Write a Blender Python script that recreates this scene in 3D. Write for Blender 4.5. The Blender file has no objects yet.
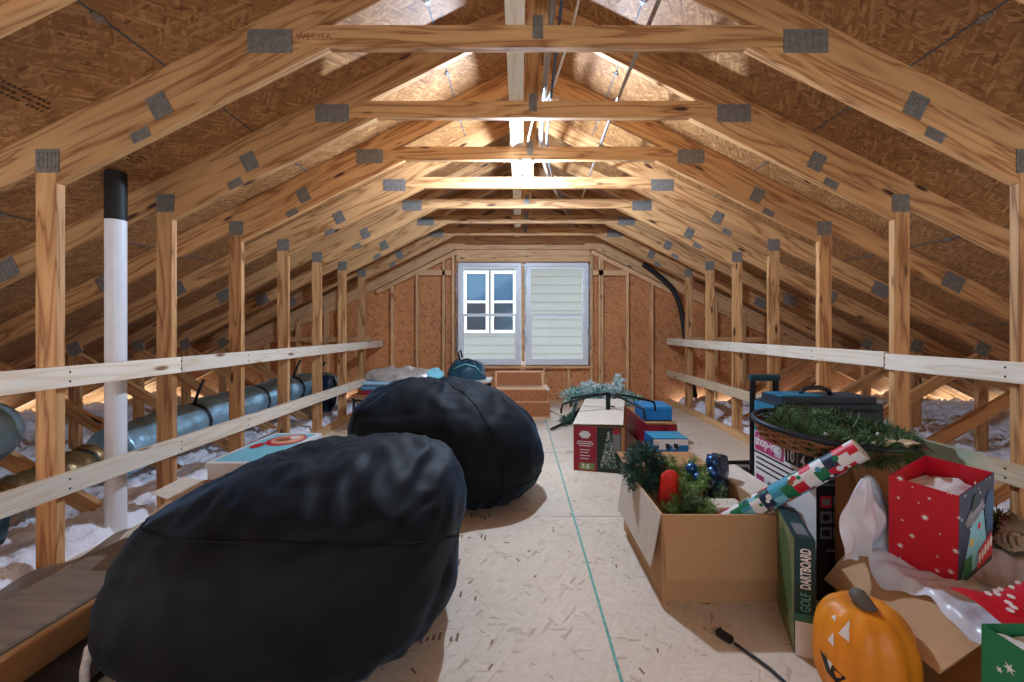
import bpy, bmesh, math, random
from mathutils import Vector, Matrix, noise, Euler
random.seed(7)
SC = bpy.context.scene
COL = SC.collection
PI = math.pi
HC = 1.05                                  # eye height above the subfloor
FPX = 430.0

# ------------------------------------------------------------------ camera, world, exposure
cam_d = bpy.data.cameras.new('camera'); cam = bpy.data.objects.new('camera', cam_d); COL.objects.link(cam)
cam_d.sensor_width = 36.0; cam_d.lens = FPX / 1024 * 36.0
cam_d.shift_x = -7 / 1024; cam_d.shift_y = -12 / 1024
cam_d.clip_start = 0.05; cam_d.clip_end = 200
cam.location = (0, 0, HC); cam.rotation_euler = (PI / 2, 0, 0)
SC.camera = cam
W = bpy.data.worlds.new('sky'); SC.world = W; W.use_nodes = True
W.node_tree.nodes['Background'].inputs[0].default_value = (0.80, 0.92, 1.04, 1)
W.node_tree.nodes['Background'].inputs[1].default_value = 4.0
BULB_STRENGTH = 3400.0
SC.cycles.diffuse_bounces = 8; SC.cycles.max_bounces = 12
SC.view_settings.view_transform = 'Standard'
SC.view_settings.look = 'None'
SC.view_settings.gamma = 1.0
SC.view_settings.use_curve_mapping = False
SC.view_settings.exposure = 0.28

# ------------------------------------------------------------------ materials
MATS = {}
def srgb(r, g, b):
    f = lambda c: (c / 255 / 12.92) if c / 255 <= 0.04045 else ((c / 255 + 0.055) / 1.055) ** 2.4
    return (f(r), f(g), f(b), 1)
def base_mat(name):
    m = bpy.data.materials.new(name); m.use_nodes = True
    MATS[name] = m
    nt = m.node_tree
    return m, nt, nt.nodes['Principled BSDF']
def N(nt, t, **kw):
    n = nt.nodes.new(t)
    for k, v in kw.items():
        if k.startswith('i_'):
            key = k[2:]
            key = int(key) if key.isdigit() else key.replace('_', ' ')
            n.inputs[key].default_value = v
        else: setattr(n, k, v)
    return n
def ramp(nt, stops):
    r = nt.nodes.new('ShaderNodeValToRGB')
    e = r.color_ramp.elements
    while len(e) < len(stops): e.new(0.5)
    for el, (p, c) in zip(e, stops): el.position = p; el.color = c
    return r
def plain(name, c, rough=0.6, metal=0.0, var=0.10, scale=18.0, bump=0.0, bscale=60.0, sheen=0.0, sheen_tint=None, trans=0.0, coat=0.0, stretch=(1, 1, 1), spec=0.4):
    m, nt, b = base_mat(name); L = nt.links.new
    tc = N(nt, 'ShaderNodeTexCoord'); mp = N(nt, 'ShaderNodeMapping'); mp.inputs['Scale'].default_value = stretch
    L(tc.outputs['Object'], mp.inputs[0])
    nz = N(nt, 'ShaderNodeTexNoise', i_Scale=scale, i_Detail=4.0); L(mp.outputs[0], nz.inputs['Vector'])
    lo = tuple(x * (1 - var) for x in c[:3]) + (1,); hi = tuple(min(1, x * (1 + var)) for x in c[:3]) + (1,)
    r = ramp(nt, [(0.3, lo), (0.7, hi)]); L(nz.outputs[0], r.inputs[0]); L(r.outputs[0], b.inputs['Base Color'])
    b.inputs['Roughness'].default_value = rough; b.inputs['Metallic'].default_value = metal; b.inputs['Specular IOR Level'].default_value = spec
    if sheen:
        b.inputs['Sheen Weight'].default_value = sheen; b.inputs['Sheen Roughness'].default_value = 0.4
        if sheen_tint: b.inputs['Sheen Tint'].default_value = sheen_tint
    if trans: b.inputs['Transmission Weight'].default_value = trans
    if coat: b.inputs['Coat Weight'].default_value = coat
    if bump:
        n2 = N(nt, 'ShaderNodeTexNoise', i_Scale=bscale, i_Detail=6.0); L(mp.outputs[0], n2.inputs['Vector'])
        bp = N(nt, 'ShaderNodeBump', i_Strength=bump, i_Distance=0.01); L(n2.outputs[0], bp.inputs['Height']); L(bp.outputs[0], b.inputs['Normal'])
    return m
def lumber(name, light, dark, knot, stain=None):
    """sawn softwood, grain along the object's local X"""
    m, nt, b = base_mat(name); L = nt.links.new
    tc = N(nt, 'ShaderNodeTexCoord'); oi = N(nt, 'ShaderNodeObjectInfo')
    add = N(nt, 'ShaderNodeVectorMath', operation='MULTIPLY_ADD'); add.inputs[1].default_value = (1, 1, 1)
    sc_ = N(nt, 'ShaderNodeVectorMath', operation='SCALE'); sc_.inputs['Scale'].default_value = 37.0
    comb = N(nt, 'ShaderNodeCombineXYZ'); L(oi.outputs['Random'], comb.inputs[0]); L(oi.outputs['Random'], comb.inputs[1]); L(oi.outputs['Random'], comb.inputs[2])
    L(comb.outputs[0], sc_.inputs[0]); L(tc.outputs['Object'], add.inputs[0]); L(sc_.outputs[0], add.inputs[2])
    mp = N(nt, 'ShaderNodeMapping'); mp.inputs['Scale'].default_value = (1.2, 14, 14); L(add.outputs[0], mp.inputs[0])
    nz = N(nt, 'ShaderNodeTexNoise', i_Scale=1.0, i_Detail=2.0, i_Distortion=0.6); L(mp.outputs[0], nz.inputs['Vector'])
    ml = N(nt, 'ShaderNodeMath', operation='MULTIPLY'); ml.inputs[1].default_value = 9.0; L(nz.outputs[0], ml.inputs[0])
    fr = N(nt, 'ShaderNodeMath', operation='PINGPONG'); fr.inputs[1].default_value = 1.0; L(ml.outputs[0], fr.inputs[0])
    r = ramp(nt, [(0.0, dark), (0.35, tuple((a + 2 * c) / 3 for a, c in zip(dark, light))), (1.0, light)]); L(fr.outputs[0], r.inputs[0])
    mpk = N(nt, 'ShaderNodeMapping'); mpk.inputs['Scale'].default_value = (2.4, 9, 9); L(add.outputs[0], mpk.inputs[0])
    vo = N(nt, 'ShaderNodeTexVoronoi', i_Scale=1.0); L(mpk.outputs[0], vo.inputs['Vector'])
    rk = ramp(nt, [(0.07, (1, 1, 1, 1)), (0.14, (0, 0, 0, 1))]); L(vo.outputs['Distance'], rk.inputs[0])
    mx = N(nt, 'ShaderNodeMix', data_type='RGBA'); L(rk.outputs[0], mx.inputs[0]); L(r.outputs[0], mx.inputs[6]); mx.inputs[7].default_value = knot
    hs = N(nt, 'ShaderNodeHueSaturation'); L(mx.outputs[2], hs.inputs['Color'])
    mr = N(nt, 'ShaderNodeMapRange'); mr.inputs[3].default_value = 0.84; mr.inputs[4].default_value = 1.12; L(oi.outputs['Random'], mr.inputs[0]); L(mr.outputs[0], hs.inputs['Value'])
    out = hs.outputs[0]
    if stain:
        sp, sr, scol = stain
        dv = N(nt, 'ShaderNodeVectorMath', operation='DISTANCE'); dv.inputs[1].default_value = sp; L(tc.outputs['Object'], dv.inputs[0])
        nn = N(nt, 'ShaderNodeTexNoise', i_Scale=9.0); L(tc.outputs['Object'], nn.inputs['Vector'])
        sm = N(nt, 'ShaderNodeMath', operation='MULTIPLY_ADD'); sm.inputs[1].default_value = 0.25; L(nn.outputs[0], sm.inputs[0]); L(dv.outputs['Value'], sm.inputs[2])
        rs = ramp(nt, [(sr * 0.8, (0.75, 0.75, 0.75, 1)), (sr * 1.1, (0, 0, 0, 1))]); L(sm.outputs[0], rs.inputs[0])
        m2 = N(nt, 'ShaderNodeMix', data_type='RGBA'); L(rs.outputs[0], m2.inputs[0]); L(out, m2.inputs[6]); m2.inputs[7].default_value = scol
        out = m2.outputs[2]
    L(out, b.inputs['Base Color']); b.inputs['Roughness'].default_value = 0.65
    bp = N(nt, 'ShaderNodeBump', i_Strength=0.15, i_Distance=0.003); L(fr.outputs[0], bp.inputs['Height']); L(bp.outputs[0], b.inputs['Normal'])
    return m
def osb(name, cols, plane='xy', fl=1.0, speck=0.75):
    """strand board: long flakes lying every way in the plane"""
    m, nt, b = base_mat(name); L = nt.links.new
    tc = N(nt, 'ShaderNodeTexCoord')
    rots = [0.0, 0.9, 2.1]
    outs = []
    for i, a in enumerate(rots):
        mp = N(nt, 'ShaderNodeMapping', vector_type='POINT')
        mp0 = N(nt, 'ShaderNodeMapping', vector_type='POINT')
        mp0.inputs['Rotation'].default_value = (0, 0, a) if plane == 'xy' else (0, a, 0)
        mp0.inputs['Location'].default_value = (3.1 * i, 1.7 * i, 0.9 * i)
        mp.inputs['Scale'].default_value = (9 * fl, 48 * fl, 5) if plane == 'xy' else (9 * fl, 5, 48 * fl)
        L(tc.outputs['Object'], mp0.inputs[0]); L(mp0.outputs[0], mp.inputs[0])
        nd = N(nt, 'ShaderNodeTexNoise', i_Scale=0.6, i_Detail=2.0); L(mp.outputs[0], nd.inputs['Vector'])
        va = N(nt, 'ShaderNodeVectorMath', operation='ADD'); L(mp.outputs[0], va.inputs[0]); L(nd.outputs['Color'], va.inputs[1])
        vo = N(nt, 'ShaderNodeTexVoronoi', i_Scale=1.0); L(va.outputs[0], vo.inputs['Vector'])
        sp = N(nt, 'ShaderNodeSeparateColor'); L(vo.outputs['Color'], sp.inputs[0])
        outs.append(sp.outputs)
    mxa = N(nt, 'ShaderNodeMath', operation='GREATER_THAN'); mxa.inputs[1].default_value = 0.55; L(outs[0][1], mxa.inputs[0])
    m1 = N(nt, 'ShaderNodeMix', data_type='FLOAT'); L(mxa.outputs[0], m1.inputs[0]); L(outs[1][0], m1.inputs[2]); L(outs[0][0], m1.inputs[3])
    mxb = N(nt, 'ShaderNodeMath', operation='GREATER_THAN'); mxb.inputs[1].default_value = 0.62; L(outs[2][1], mxb.inputs[0])
    m2 = N(nt, 'ShaderNodeMix', data_type='FLOAT'); L(mxb.outputs[0], m2.inputs[0]); L(m1.outputs[0], m2.inputs[2]); L(outs[2][0], m2.inputs[3])
    r = ramp(nt, [(0.0, cols[0]), (speck * 0.08, cols[0]), (speck * 0.08 + 0.06, cols[1]), (0.6, cols[2]), (1.0, cols[3])]); L(m2.outputs[0], r.inputs[0])
    big = N(nt, 'ShaderNodeTexNoise', i_Scale=0.9, i_Detail=3.0); L(tc.outputs['Object'], big.inputs['Vector'])
    mr = N(nt, 'ShaderNodeMapRange'); mr.inputs[1].default_value = 0.3; mr.inputs[2].default_value = 0.7; mr.inputs[3].default_value = 0.86; mr.inputs[4].default_value = 1.1; L(big.outputs[0], mr.inputs[0])
    hs = N(nt, 'ShaderNodeHueSaturation'); L(r.outputs[0], hs.inputs['Color']); L(mr.outputs[0], hs.inputs['Value'])
    L(hs.outputs[0], b.inputs['Base Color']); b.inputs['Roughness'].default_value = 0.6
    bp = N(nt, 'ShaderNodeBump', i_Strength=0.25, i_Distance=0.004); L(m2.outputs[0], bp.inputs['Height']); L(bp.outputs[0], b.inputs['Normal'])
    return m
C4 = lambda *a: [srgb(*c) for c in a]
M_TRUSS = lumber('truss_lumber', srgb(206, 158, 104), srgb(146, 94, 50), srgb(66, 34, 18))
M_PALE = lumber('pale_lumber', srgb(240, 230, 212), srgb(226, 206, 178), srgb(140, 96, 64))
M_STAINED = lumber('stained_lumber', srgb(228, 208, 176), srgb(210, 182, 144), srgb(120, 84, 54), ((0.95, 0, 0.0), 0.30, srgb(150, 178, 150)))
M_STUD = lumber('stud_lumber', srgb(222, 178, 128), srgb(196, 146, 98), srgb(96, 50, 30))
M_ROOF = osb('roof_strand_board', C4((118, 76, 42), (138, 93, 51), (154, 107, 61), (184, 138, 88)), 'xy', 1.9, 0.4)
M_GABLE = osb('gable_strand_board', C4((146, 88, 50), (188, 122, 72), (202, 136, 82), (214, 152, 98)), 'xz', 1.6, 0.6)
M_FLOOR = osb('floor_strand_board', C4((190, 168, 142), (214, 195, 172), (220, 202, 180), (224, 207, 186)), 'xy', 1.9, 0.18)
M_PLATE = plain('galvanised_steel', srgb(124, 119, 112), 0.5, 0.2, 0.25, 45)
M_SEAM = plain('panel_gap', srgb(70, 84, 96), 0.6)
M_STAMP = plain('stamp_ink', srgb(84, 58, 38), 0.8)
M_KRAFT = plain('kraft_cardboard', srgb(186, 146, 104), 0.75, var=0.06, scale=30, stretch=(1, 1, 6))
M_KRAFT2 = plain('tan_cardboard', srgb(170, 122, 78), 0.75, var=0.06, scale=30, stretch=(1, 1, 6))
M_KRAFTW = plain('bleached_cardboard', srgb(210, 196, 178), 0.75, var=0.05, scale=30)
M_BLACKF = plain('black_bag_fabric', (0.006, 0.0085, 0.012, 1), 0.62, var=0.35, scale=5, bump=0.4, bscale=9, sheen=0.12, sheen_tint=(0.25, 0.55, 0.95, 1), spec=0.15)  # blue sheen tint holds the window's rim light on the bags
M_BLACKS = plain('black_seam_fabric', (0.005, 0.006, 0.008, 1), 0.7, spec=0.15)
M_BLUEF = plain('blue_piping', srgb(22, 74, 116), 0.6)
M_BLACK = plain('black_plastic', (0.012, 0.013, 0.015, 1), 0.45)
M_BLACKM = plain('black_metal', (0.015, 0.018, 0.02, 1), 0.4, 0.5)
M_WHITE = plain('white_plastic', srgb(228, 230, 232), 0.4, var=0.02)
M_PAPER = plain('white_print', srgb(226, 224, 222), 0.55, var=0.02)
M_PVC = plain('white_pvc', srgb(226, 228, 232), 0.35, var=0.03)
M_FRAME = plain('window_vinyl', srgb(222, 226, 228), 0.35, var=0.03)
M_RED = plain('red_print', srgb(196, 24, 44), 0.45, var=0.04)
M_DRED = plain('dark_red_print', srgb(150, 26, 46), 0.5, var=0.05)
M_GREENP = plain('green_print', srgb(20, 116, 72), 0.45, var=0.05)
M_NAVY = plain('navy_print', srgb(20, 44, 74), 0.45, var=0.1)
M_TEAL = plain('teal_print', srgb(58, 148, 172), 0.5, var=0.08)
M_BLUE = plain('blue_print', srgb(20, 112, 176), 0.5, var=0.05)
M_SKYB = plain('pale_blue_print', srgb(120, 190, 205), 0.5, var=0.05)
M_MAG = plain('magenta_print', srgb(176, 54, 110), 0.5, var=0.05)
M_DARKP = plain('black_print', srgb(26, 26, 30), 0.5, var=0.1)
M_GREYP = plain('grey_print', srgb(120, 122, 126), 0.5, var=0.1)
M_DTEAL = plain('dark_teal_print', srgb(24, 58, 62), 0.5, var=0.1)
M_GRASSP = plain('grass_print', srgb(112, 122, 82), 0.55, var=0.35, scale=14)
M_OLIVE = plain('olive_print', srgb(122, 140, 78), 0.55, var=0.1)
M_DGREEN = plain('dark_green_print', srgb(30, 44, 34), 0.55, var=0.3)
M_YEL = plain('yellow_print', srgb(222, 176, 60), 0.5)
M_BROWNP = plain('brown_print', srgb(150, 78, 50), 0.5, var=0.2)
M_ORANGE = plain('orange_pumpkin', srgb(226, 140, 30), 0.45, var=0.12, scale=7)
M_STEM = plain('pumpkin_stem', srgb(96, 92, 88), 0.7)
M_PINE = plain('pine_needles', srgb(74, 104, 60), 0.6, var=0.5, scale=25)
M_PINEL = plain('light_pine_needles', srgb(118, 150, 80), 0.6, var=0.45, scale=25)
M_PINED = plain('dark_pine_needles', srgb(50, 86, 74), 0.6, var=0.5, scale=25)
M_FROST = plain('frosted_needles', srgb(196, 218, 216), 0.6, var=0.25, scale=40)
M_CREAM = plain('cream_ribbon', srgb(206, 182, 150), 0.6)
M_CONE = plain('pine_cone', srgb(158, 140, 116), 0.7, var=0.4)
M_WICK = plain('wicker', srgb(176, 110, 66), 0.65, var=0.35, scale=70, bump=0.6, bscale=110)
M_WICKL = plain('light_wicker', srgb(222, 176, 134), 0.6, var=0.2, scale=60)
M_CANE = plain('willow_cane', srgb(140, 92, 58), 0.6, var=0.3)
M_CASE = plain('suitcase_fabric', srgb(34, 48, 62), 0.6, var=0.12)
M_CASELIT = plain('window_lit_suitcase_fabric', srgb(32, 112, 142), 0.6, var=0.1)  # lighter teal: window light put into the suitcase colour
M_FOIL = plain('duct_foil', srgb(150, 190, 212), 0.34, 0.55, 0.2, 10, bump=0.9, bscale=16, stretch=(1, 0.6, 1))
M_FOILG = plain('duct_foil_gold', srgb(150, 128, 92), 0.32, 0.75, 0.25, 12, bump=0.9, bscale=16)
M_PLB = plain('dark_blue_plastic', srgb(18, 36, 56), 0.25, var=0.3, bump=0.9, bscale=10)
M_PLASTIC = plain('white_bag_film', srgb(226, 230, 238), 0.25, var=0.04, trans=0.15, bump=0.5, bscale=14)
M_CLEAR = plain('clear_film', srgb(190, 200, 214), 0.12, var=0.1, trans=0.75, bump=0.6, bscale=30)
M_ORNB = plain('blue_ornament', srgb(30, 84, 140), 0.2, 0.4, coat=0.6)
M_INSUL = plain('loose_insulation', srgb(244, 244, 252), 0.95, var=0.06, scale=9, bump=1.0, bscale=45)
M_SILV = plain('silver_bag', srgb(176, 172, 166), 0.35, 0.3, var=0.15, bump=0.8, bscale=12)
M_MATT = plain('quilted_blue', srgb(88, 126, 156), 0.7, var=0.25, scale=50)
M_TABLE = plain('brown_table_top', srgb(150, 92, 62), 0.5, var=0.15, stretch=(1, 8, 8))
M_TABLEW = plain('pale_table_top', srgb(206, 200, 190), 0.5, var=0.05)
M_TEALB = plain('teal_black_fabric', srgb(32, 74, 92), 0.4, var=0.4, scale=9, bump=0.7, bscale=14)
M_PLANK = plain('grey_brown_laminate', srgb(128, 112, 98), 0.5, var=0.2, scale=4, stretch=(8, 1, 8))
M_EMT = plain('conduit_steel', srgb(176, 178, 180), 0.3, 0.8, 0.15, 60)
M_CABLE = plain('white_cable', srgb(220, 216, 208), 0.5)
M_CABLEB = plain('blue_cable', srgb(66, 80, 96), 0.5)
M_SIDING = plain('house_siding', srgb(110, 106, 98), 0.7, var=0.03)
M_TRIMW = plain('white_trim', srgb(190, 190, 190), 0.5, var=0.02)
M_NGLASS = plain('far_window_glass', srgb(44, 72, 92), 0.1, 0.0, 0.1)
M_NBLIND = plain('far_window_dark', srgb(34, 44, 52), 0.15)
M_TEALL = plain('chalk_green', srgb(110, 170, 158), 0.8, var=0.25, scale=40)
M_ROD = plain('worn_white_metal', srgb(216, 216, 216), 0.5, 0.0, var=0.25, scale=90)
def glass_mat():
    m, nt, b = base_mat('window_glass'); L = nt.links.new
    out = nt.nodes['Material Output']
    t = N(nt, 'ShaderNodeBsdfTransparent'); t.inputs[0].default_value = (0.93, 0.96, 0.98, 1)
    g = N(nt, 'ShaderNodeBsdfGlossy'); g.inputs['Roughness'].default_value = 0.02
    lw = N(nt, 'ShaderNodeFresnel'); lw.inputs[0].default_value = 1.12
    mx = N(nt, 'ShaderNodeMixShader'); L(lw.outputs[0], mx.inputs[0]); L(t.outputs[0], mx.inputs[1]); L(g.outputs[0], mx.inputs[2]); L(mx.outputs[0], out.inputs[0])
    return m
M_GLASS = glass_mat()
def emit(name, c, s):
    m, nt, b = base_mat(name)
    b.inputs['Base Color'].default_value = (0.8, 0.8, 0.8, 1)
    b.inputs['Emission Color'].default_value = c; b.inputs['Emission Strength'].default_value = s
    return m
M_BULB = emit('lit_bulb', (0.70, 0.90, 1.20, 1), BULB_STRENGTH)

# ------------------------------------------------------------------ mesh builder
class MB:
    def __init__(s): s.v = []; s.f = []; s.m = []
    def poly(s, pts, m=0):
        i = len(s.v); s.v += [tuple(p) for p in pts]; s.f.append(list(range(i, i + len(pts)))); s.m.append(m)
    def box(s, c, d, rz=0.0, m=0, M=None):
        R = M if M is not None else Matrix.Rotation(rz, 3, 'Z')
        i = len(s.v); c = Vector(c)
        for x in (-.5, .5):
            for y in (-.5, .5):
                for z in (-.5, .5): s.v.append(tuple(c + R @ Vector((x * d[0], y * d[1], z * d[2]))))
        for q in ((0, 1, 3, 2), (4, 6, 7, 5), (0, 4, 5, 1), (2, 3, 7, 6), (0, 2, 6, 4), (1, 5, 7, 3)):
            s.f.append([i + k for k in q]); s.m.append(m)
        return s
    def prism(s, pts, y0, y1, m=0):
        """polygon in XZ extruded along Y"""
        n = len(pts); i = len(s.v)
        s.v += [(p[0], y0, p[1]) for p in pts] + [(p[0], y1, p[1]) for p in pts]
        s.f.append([i + k for k in range(n)]); s.f.append([i + n + k for k in reversed(range(n))]); s.m += [m, m]
        for k in range(n):
            s.f.append([i + k, i + n + k, i + n + (k + 1) % n, i + (k + 1) % n]); s.m.append(m)
        return s
    def prismz(s, pts, z0, z1, m=0):
        n = len(pts); i = len(s.v)
        s.v += [(p[0], p[1], z0) for p in pts] + [(p[0], p[1], z1) for p in pts]
        s.f.append([i + k for k in range(n)]); s.f.append([i + n + k for k in range(n)]); s.m += [m, m]
        for k in range(n):
            s.f.append([i + k, i + (k + 1) % n, i + n + (k + 1) % n, i + n + k]); s.m.append(m)
        return s
    def grid(s, fn, nu, nv, m=0, cu=False, cv=False, mf=None):
        i = len(s.v)
        for a in range(nu):
            for b in range(nv): s.v.append(tuple(fn(a / (nu if cu else nu - 1), b / (nv if cv else nv - 1))))
        for a in range(nu if cu else nu - 1):
            for b in range(nv if cv else nv - 1):
                a2 = (a + 1) % nu; b2 = (b + 1) % nv
                s.f.append([i + a * nv + b, i + a2 * nv + b, i + a2 * nv + b2, i + a * nv + b2]); s.m.append(mf(a, b) if mf else m)
        return s
    def tube(s, pts, r, n=10, m=0, cap=True, rf=None):
        pts = [Vector(p) for p in pts]; i = len(s.v); K = len(pts)
        up = Vector((0, 0, 1)); prev = None
        for k, p in enumerate(pts):
            t = (pts[min(k + 1, K - 1)] - pts[max(k - 1, 0)]).normalized()
            if prev is None:
                a = t.cross(up) if abs(t.dot(up)) < 0.95 else t.cross(Vector((1, 0, 0)))
            else: a = prev - t * prev.dot(t)
            a.normalize(); b = t.cross(a); prev = a
            rr = rf(k / max(1, K - 1)) if rf else (r[k] if isinstance(r, (list, tuple)) else r)
            for j in range(n):
                th = 2 * PI * j / n; s.v.append(tuple(p + (a * math.cos(th) + b * math.sin(th)) * rr))
        for k in range(K - 1):
            for j in range(n):
                j2 = (j + 1) % n
                s.f.append([i + k * n + j, i + k * n + j2, i + (k + 1) * n + j2, i + (k + 1) * n + j]); s.m.append(m)
        if cap:
            s.f.append([i + j for j in reversed(range(n))]); s.f.append([i + (K - 1) * n + j for j in range(n)]); s.m += [m, m]
        return s
    def lathe(s, prof, n=24, m=0, c=(0, 0, 0)):
        """(radius, z) outline turned about Z"""
        c = Vector(c)
        s.grid(lambda u, v: c + Vector((prof[round(v * (len(prof) - 1))][0] * math.cos(2 * PI * u), prof[round(v * (len(prof) - 1))][0] * math.sin(2 * PI * u), prof[round(v * (len(prof) - 1))][1])), n, len(prof), m, cu=True)
        return s
    def ball(s, c, r, n=12, m=0, sc=(1, 1, 1)):
        c = Vector(c)
        s.grid(lambda u, v: c + Vector((r * sc[0] * math.sin(PI * v) * math.cos(2 * PI * u), r * sc[1] * math.sin(PI * v) * math.sin(2 * PI * u), r * sc[2] * math.cos(PI * v))), n, max(4, n // 2 + 1), m, cu=True)
        return s
    def decal(s, o, ux, uy, pts, m, off=0.0012):
        """flat print: 2-D outline on the plane at o spanned by ux, uy"""
        o = Vector(o); ux = Vector(ux); uy = Vector(uy); nrm = ux.cross(uy).normalized()
        s.poly([o + ux * p[0] + uy * p[1] + nrm * off for p in pts], m)
    def build(s, name, mat, parent=None, loc=(0, 0, 0), rot=(0, 0, 0), smooth=False, bevel=0.0, weld=False):
        me = bpy.data.meshes.new(name); me.from_pydata(s.v, [], s.f)
        mats = mat if isinstance(mat, (list, tuple)) else [mat]
        for q in mats: me.materials.append(q)
        for p, mi in zip(me.polygons, s.m): p.material_index = mi; p.use_smooth = smooth
        bm = bmesh.new(); bm.from_mesh(me)
        if weld: bmesh.ops.remove_doubles(bm, verts=bm.verts, dist=1e-5)
        bmesh.ops.recalc_face_normals(bm, faces=bm.faces) if not weld == 'keep' else None
        if bevel:
            bmesh.ops.bevel(bm, geom=[e for e in bm.edges if len(e.link_faces) == 2 and e.calc_face_angle(0) > 0.5], offset=bevel, segments=2, affect='EDGES', clamp_overlap=True)
        bm.to_mesh(me); bm.free()
        o = bpy.data.objects.new(name, me); COL.objects.link(o)
        o.location = loc; o.rotation_euler = rot
        if parent: o.parent = parent
        return o
def tag(o, label=None, cat=None, group=None, kind=None):
    if label: o['label'] = label
    if cat: o['category'] = cat
    if group: o['group'] = group
    if kind: o['kind'] = kind
    return o
def thing(name, label, cat, loc=(0, 0, 0), rz=0.0, group=None, rot=None):
    o = bpy.data.objects.new(name, None); COL.objects.link(o); o.empty_display_size = 0.1
    o.location = loc; o.rotation_euler = rot if rot else (0, 0, rz)
    return tag(o, label, cat, group)
def copy_tree(o, parent=None):
    c = o.copy(); COL.objects.link(c)
    if parent: c.parent = parent
    for ch in list(o.children): copy_tree(ch, c)
    return c
def text(body, size, mat, parent, loc, rot, name='lettering', bold=0.0, sx=1.0, align='LEFT'):
    cu = bpy.data.curves.new(name, 'FONT'); cu.body = body; cu.size = size; cu.extrude = 0.0004; cu.offset = bold; cu.align_x = align; cu.resolution_u = 3
    t = bpy.data.objects.new(name + '_curve', cu); COL.objects.link(t)
    dg = bpy.context.evaluated_depsgraph_get(); dg.update()
    me = bpy.data.meshes.new_from_object(t.evaluated_get(dg)); COL.objects.unlink(t); bpy.data.objects.remove(t)
    me.materials.clear(); me.materials.append(mat)
    o = bpy.data.objects.new(name, me); COL.objects.link(o); o.parent = parent; o.location = loc; o.rotation_euler = rot; o.scale = (sx, 1, 1)
    return o
def nz3(p, s, seed=0.0): return noise.noise(Vector((p[0] * s + seed, p[1] * s - seed, p[2] * s + 2 * seed)))
def star_pts(cx, cy, r, k=5, inner=0.42, a0=PI / 2):
    return [(cx + (r if i % 2 == 0 else r * inner) * math.cos(a0 + PI * i / k), cy + (r if i % 2 == 0 else r * inner) * math.sin(a0 + PI * i / k)) for i in range(2 * k)]
def rect(x0, y0, x1, y1): return [(x0, y0), (x1, y0), (x1, y1), (x0, y1)]
def ell(cx, cy, rx, ry, n=16, a=0.0):
    ca, sa = math.cos(a), math.sin(a)
    return [(cx + rx * math.cos(t) * ca - ry * math.sin(t) * sa, cy + rx * math.cos(t) * sa + ry * math.sin(t) * ca) for t in [2 * PI * i / n for i in range(n)]]

# ------------------------------------------------------------------ roof geometry (u = distance from the ridge line)
XC = 0.08                                   # ridge line's X
GY = 6.10                                   # room face of the window wall
Y0 = -1.6                                   # the attic goes on this far behind the viewer
S = lambda u: 2.963 - 0.5 * abs(u)          # underside of the sheathing
L1 = lambda u: S(u) - 0.15                  # upper chord's lower edge
L2 = lambda u: S(u) - 0.268                 # lower chord's lower edge
UK, UO, UE = 2.05, 3.83, 5.85

# ---- floor
fl = MB().box((XC, (Y0 + GY + 0.05) / 2, -0.012), (2 * UK + 0.16, GY + 0.05 - Y0, 0.024))
floor = tag(fl.build('floor', M_FLOOR), 'pale strand board subfloor down the middle of the attic', kind='structure')
MB().box((0.306, 3.0, 0.0008), (0.010, 6.0, 0.0016)).build('seam_line', M_TEALL, floor)
sb_ = MB()
for y in (2.41, 3.65, 4.87, 1.19): sb_.box((XC + (0.9 if y != 3.65 else -0.9) + 0.2, y, 0.0006), (2.0, 0.005, 0.0012))
sb_.build('cross_seam', plain('floor_gap', srgb(140, 150, 146), 0.8), floor)
st = MB(); rs = random.Random(3)
for k in range(5):
    yy = 1.45 + k * 0.24
    for j in range(9):
        xx = -0.33 + 0.02 * j
        if rs.random() < 0.65: st.box((xx, yy + rs.uniform(-0.02, 0.02), 0.0006), (0.009, rs.uniform(0.015, 0.06), 0.0012))
for k in range(26):
    a = rs.uniform(0, PI); st.box((rs.uniform(-0.35, 0.8), rs.uniform(1.2, 3.2), 0.0004), (rs.uniform(0.01, 0.035), 0.007, 0.0008), a)
st.build('floor_stamp', plain('faded_ink', srgb(140, 108, 82), 0.8), floor)

# ---- roof sheathing
ce = MB()
t_ = 0.014
for s in (-1, 1):
    ce.prism([(XC, S(0)), (XC + s * UE, S(UE)), (XC + s * UE, S(UE) + t_), (XC, S(0) + t_)], Y0, GY + 0.105)
ceiling = tag(ce.build('ceiling', M_ROOF), 'strand board roof sheathing sloping down both sides from the ridge', kind='structure')
seam = MB(); clip = []
ang = math.atan(0.5)
for s in (-1, 1):
    for u in (0.54, 1.585, 2.67, 3.75):
        R = Matrix.Rotation(s * ang, 3, 'Y')
        seam.box((XC + s * u, (0.5 + GY) / 2, S(u) - 0.0015), (0.006, GY - 0.5, 0.003), M=R)
        if u < 3:
            for k in range(8):
                y = 1.22 + 0.61 * k + 0.32
                cb = MB().box((0, 0, 0), (0.016, 0.05, 0.006)).box((0, 0, -0.004), (0.034, 0.012, 0.004))
                cb.build('panel_clip', M_PLATE, ceiling, (XC + s * u, y, S(u) - 0.005), (0, s * ang, 0))
seam.build('panel_seam', M_SEAM, ceiling)
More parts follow.
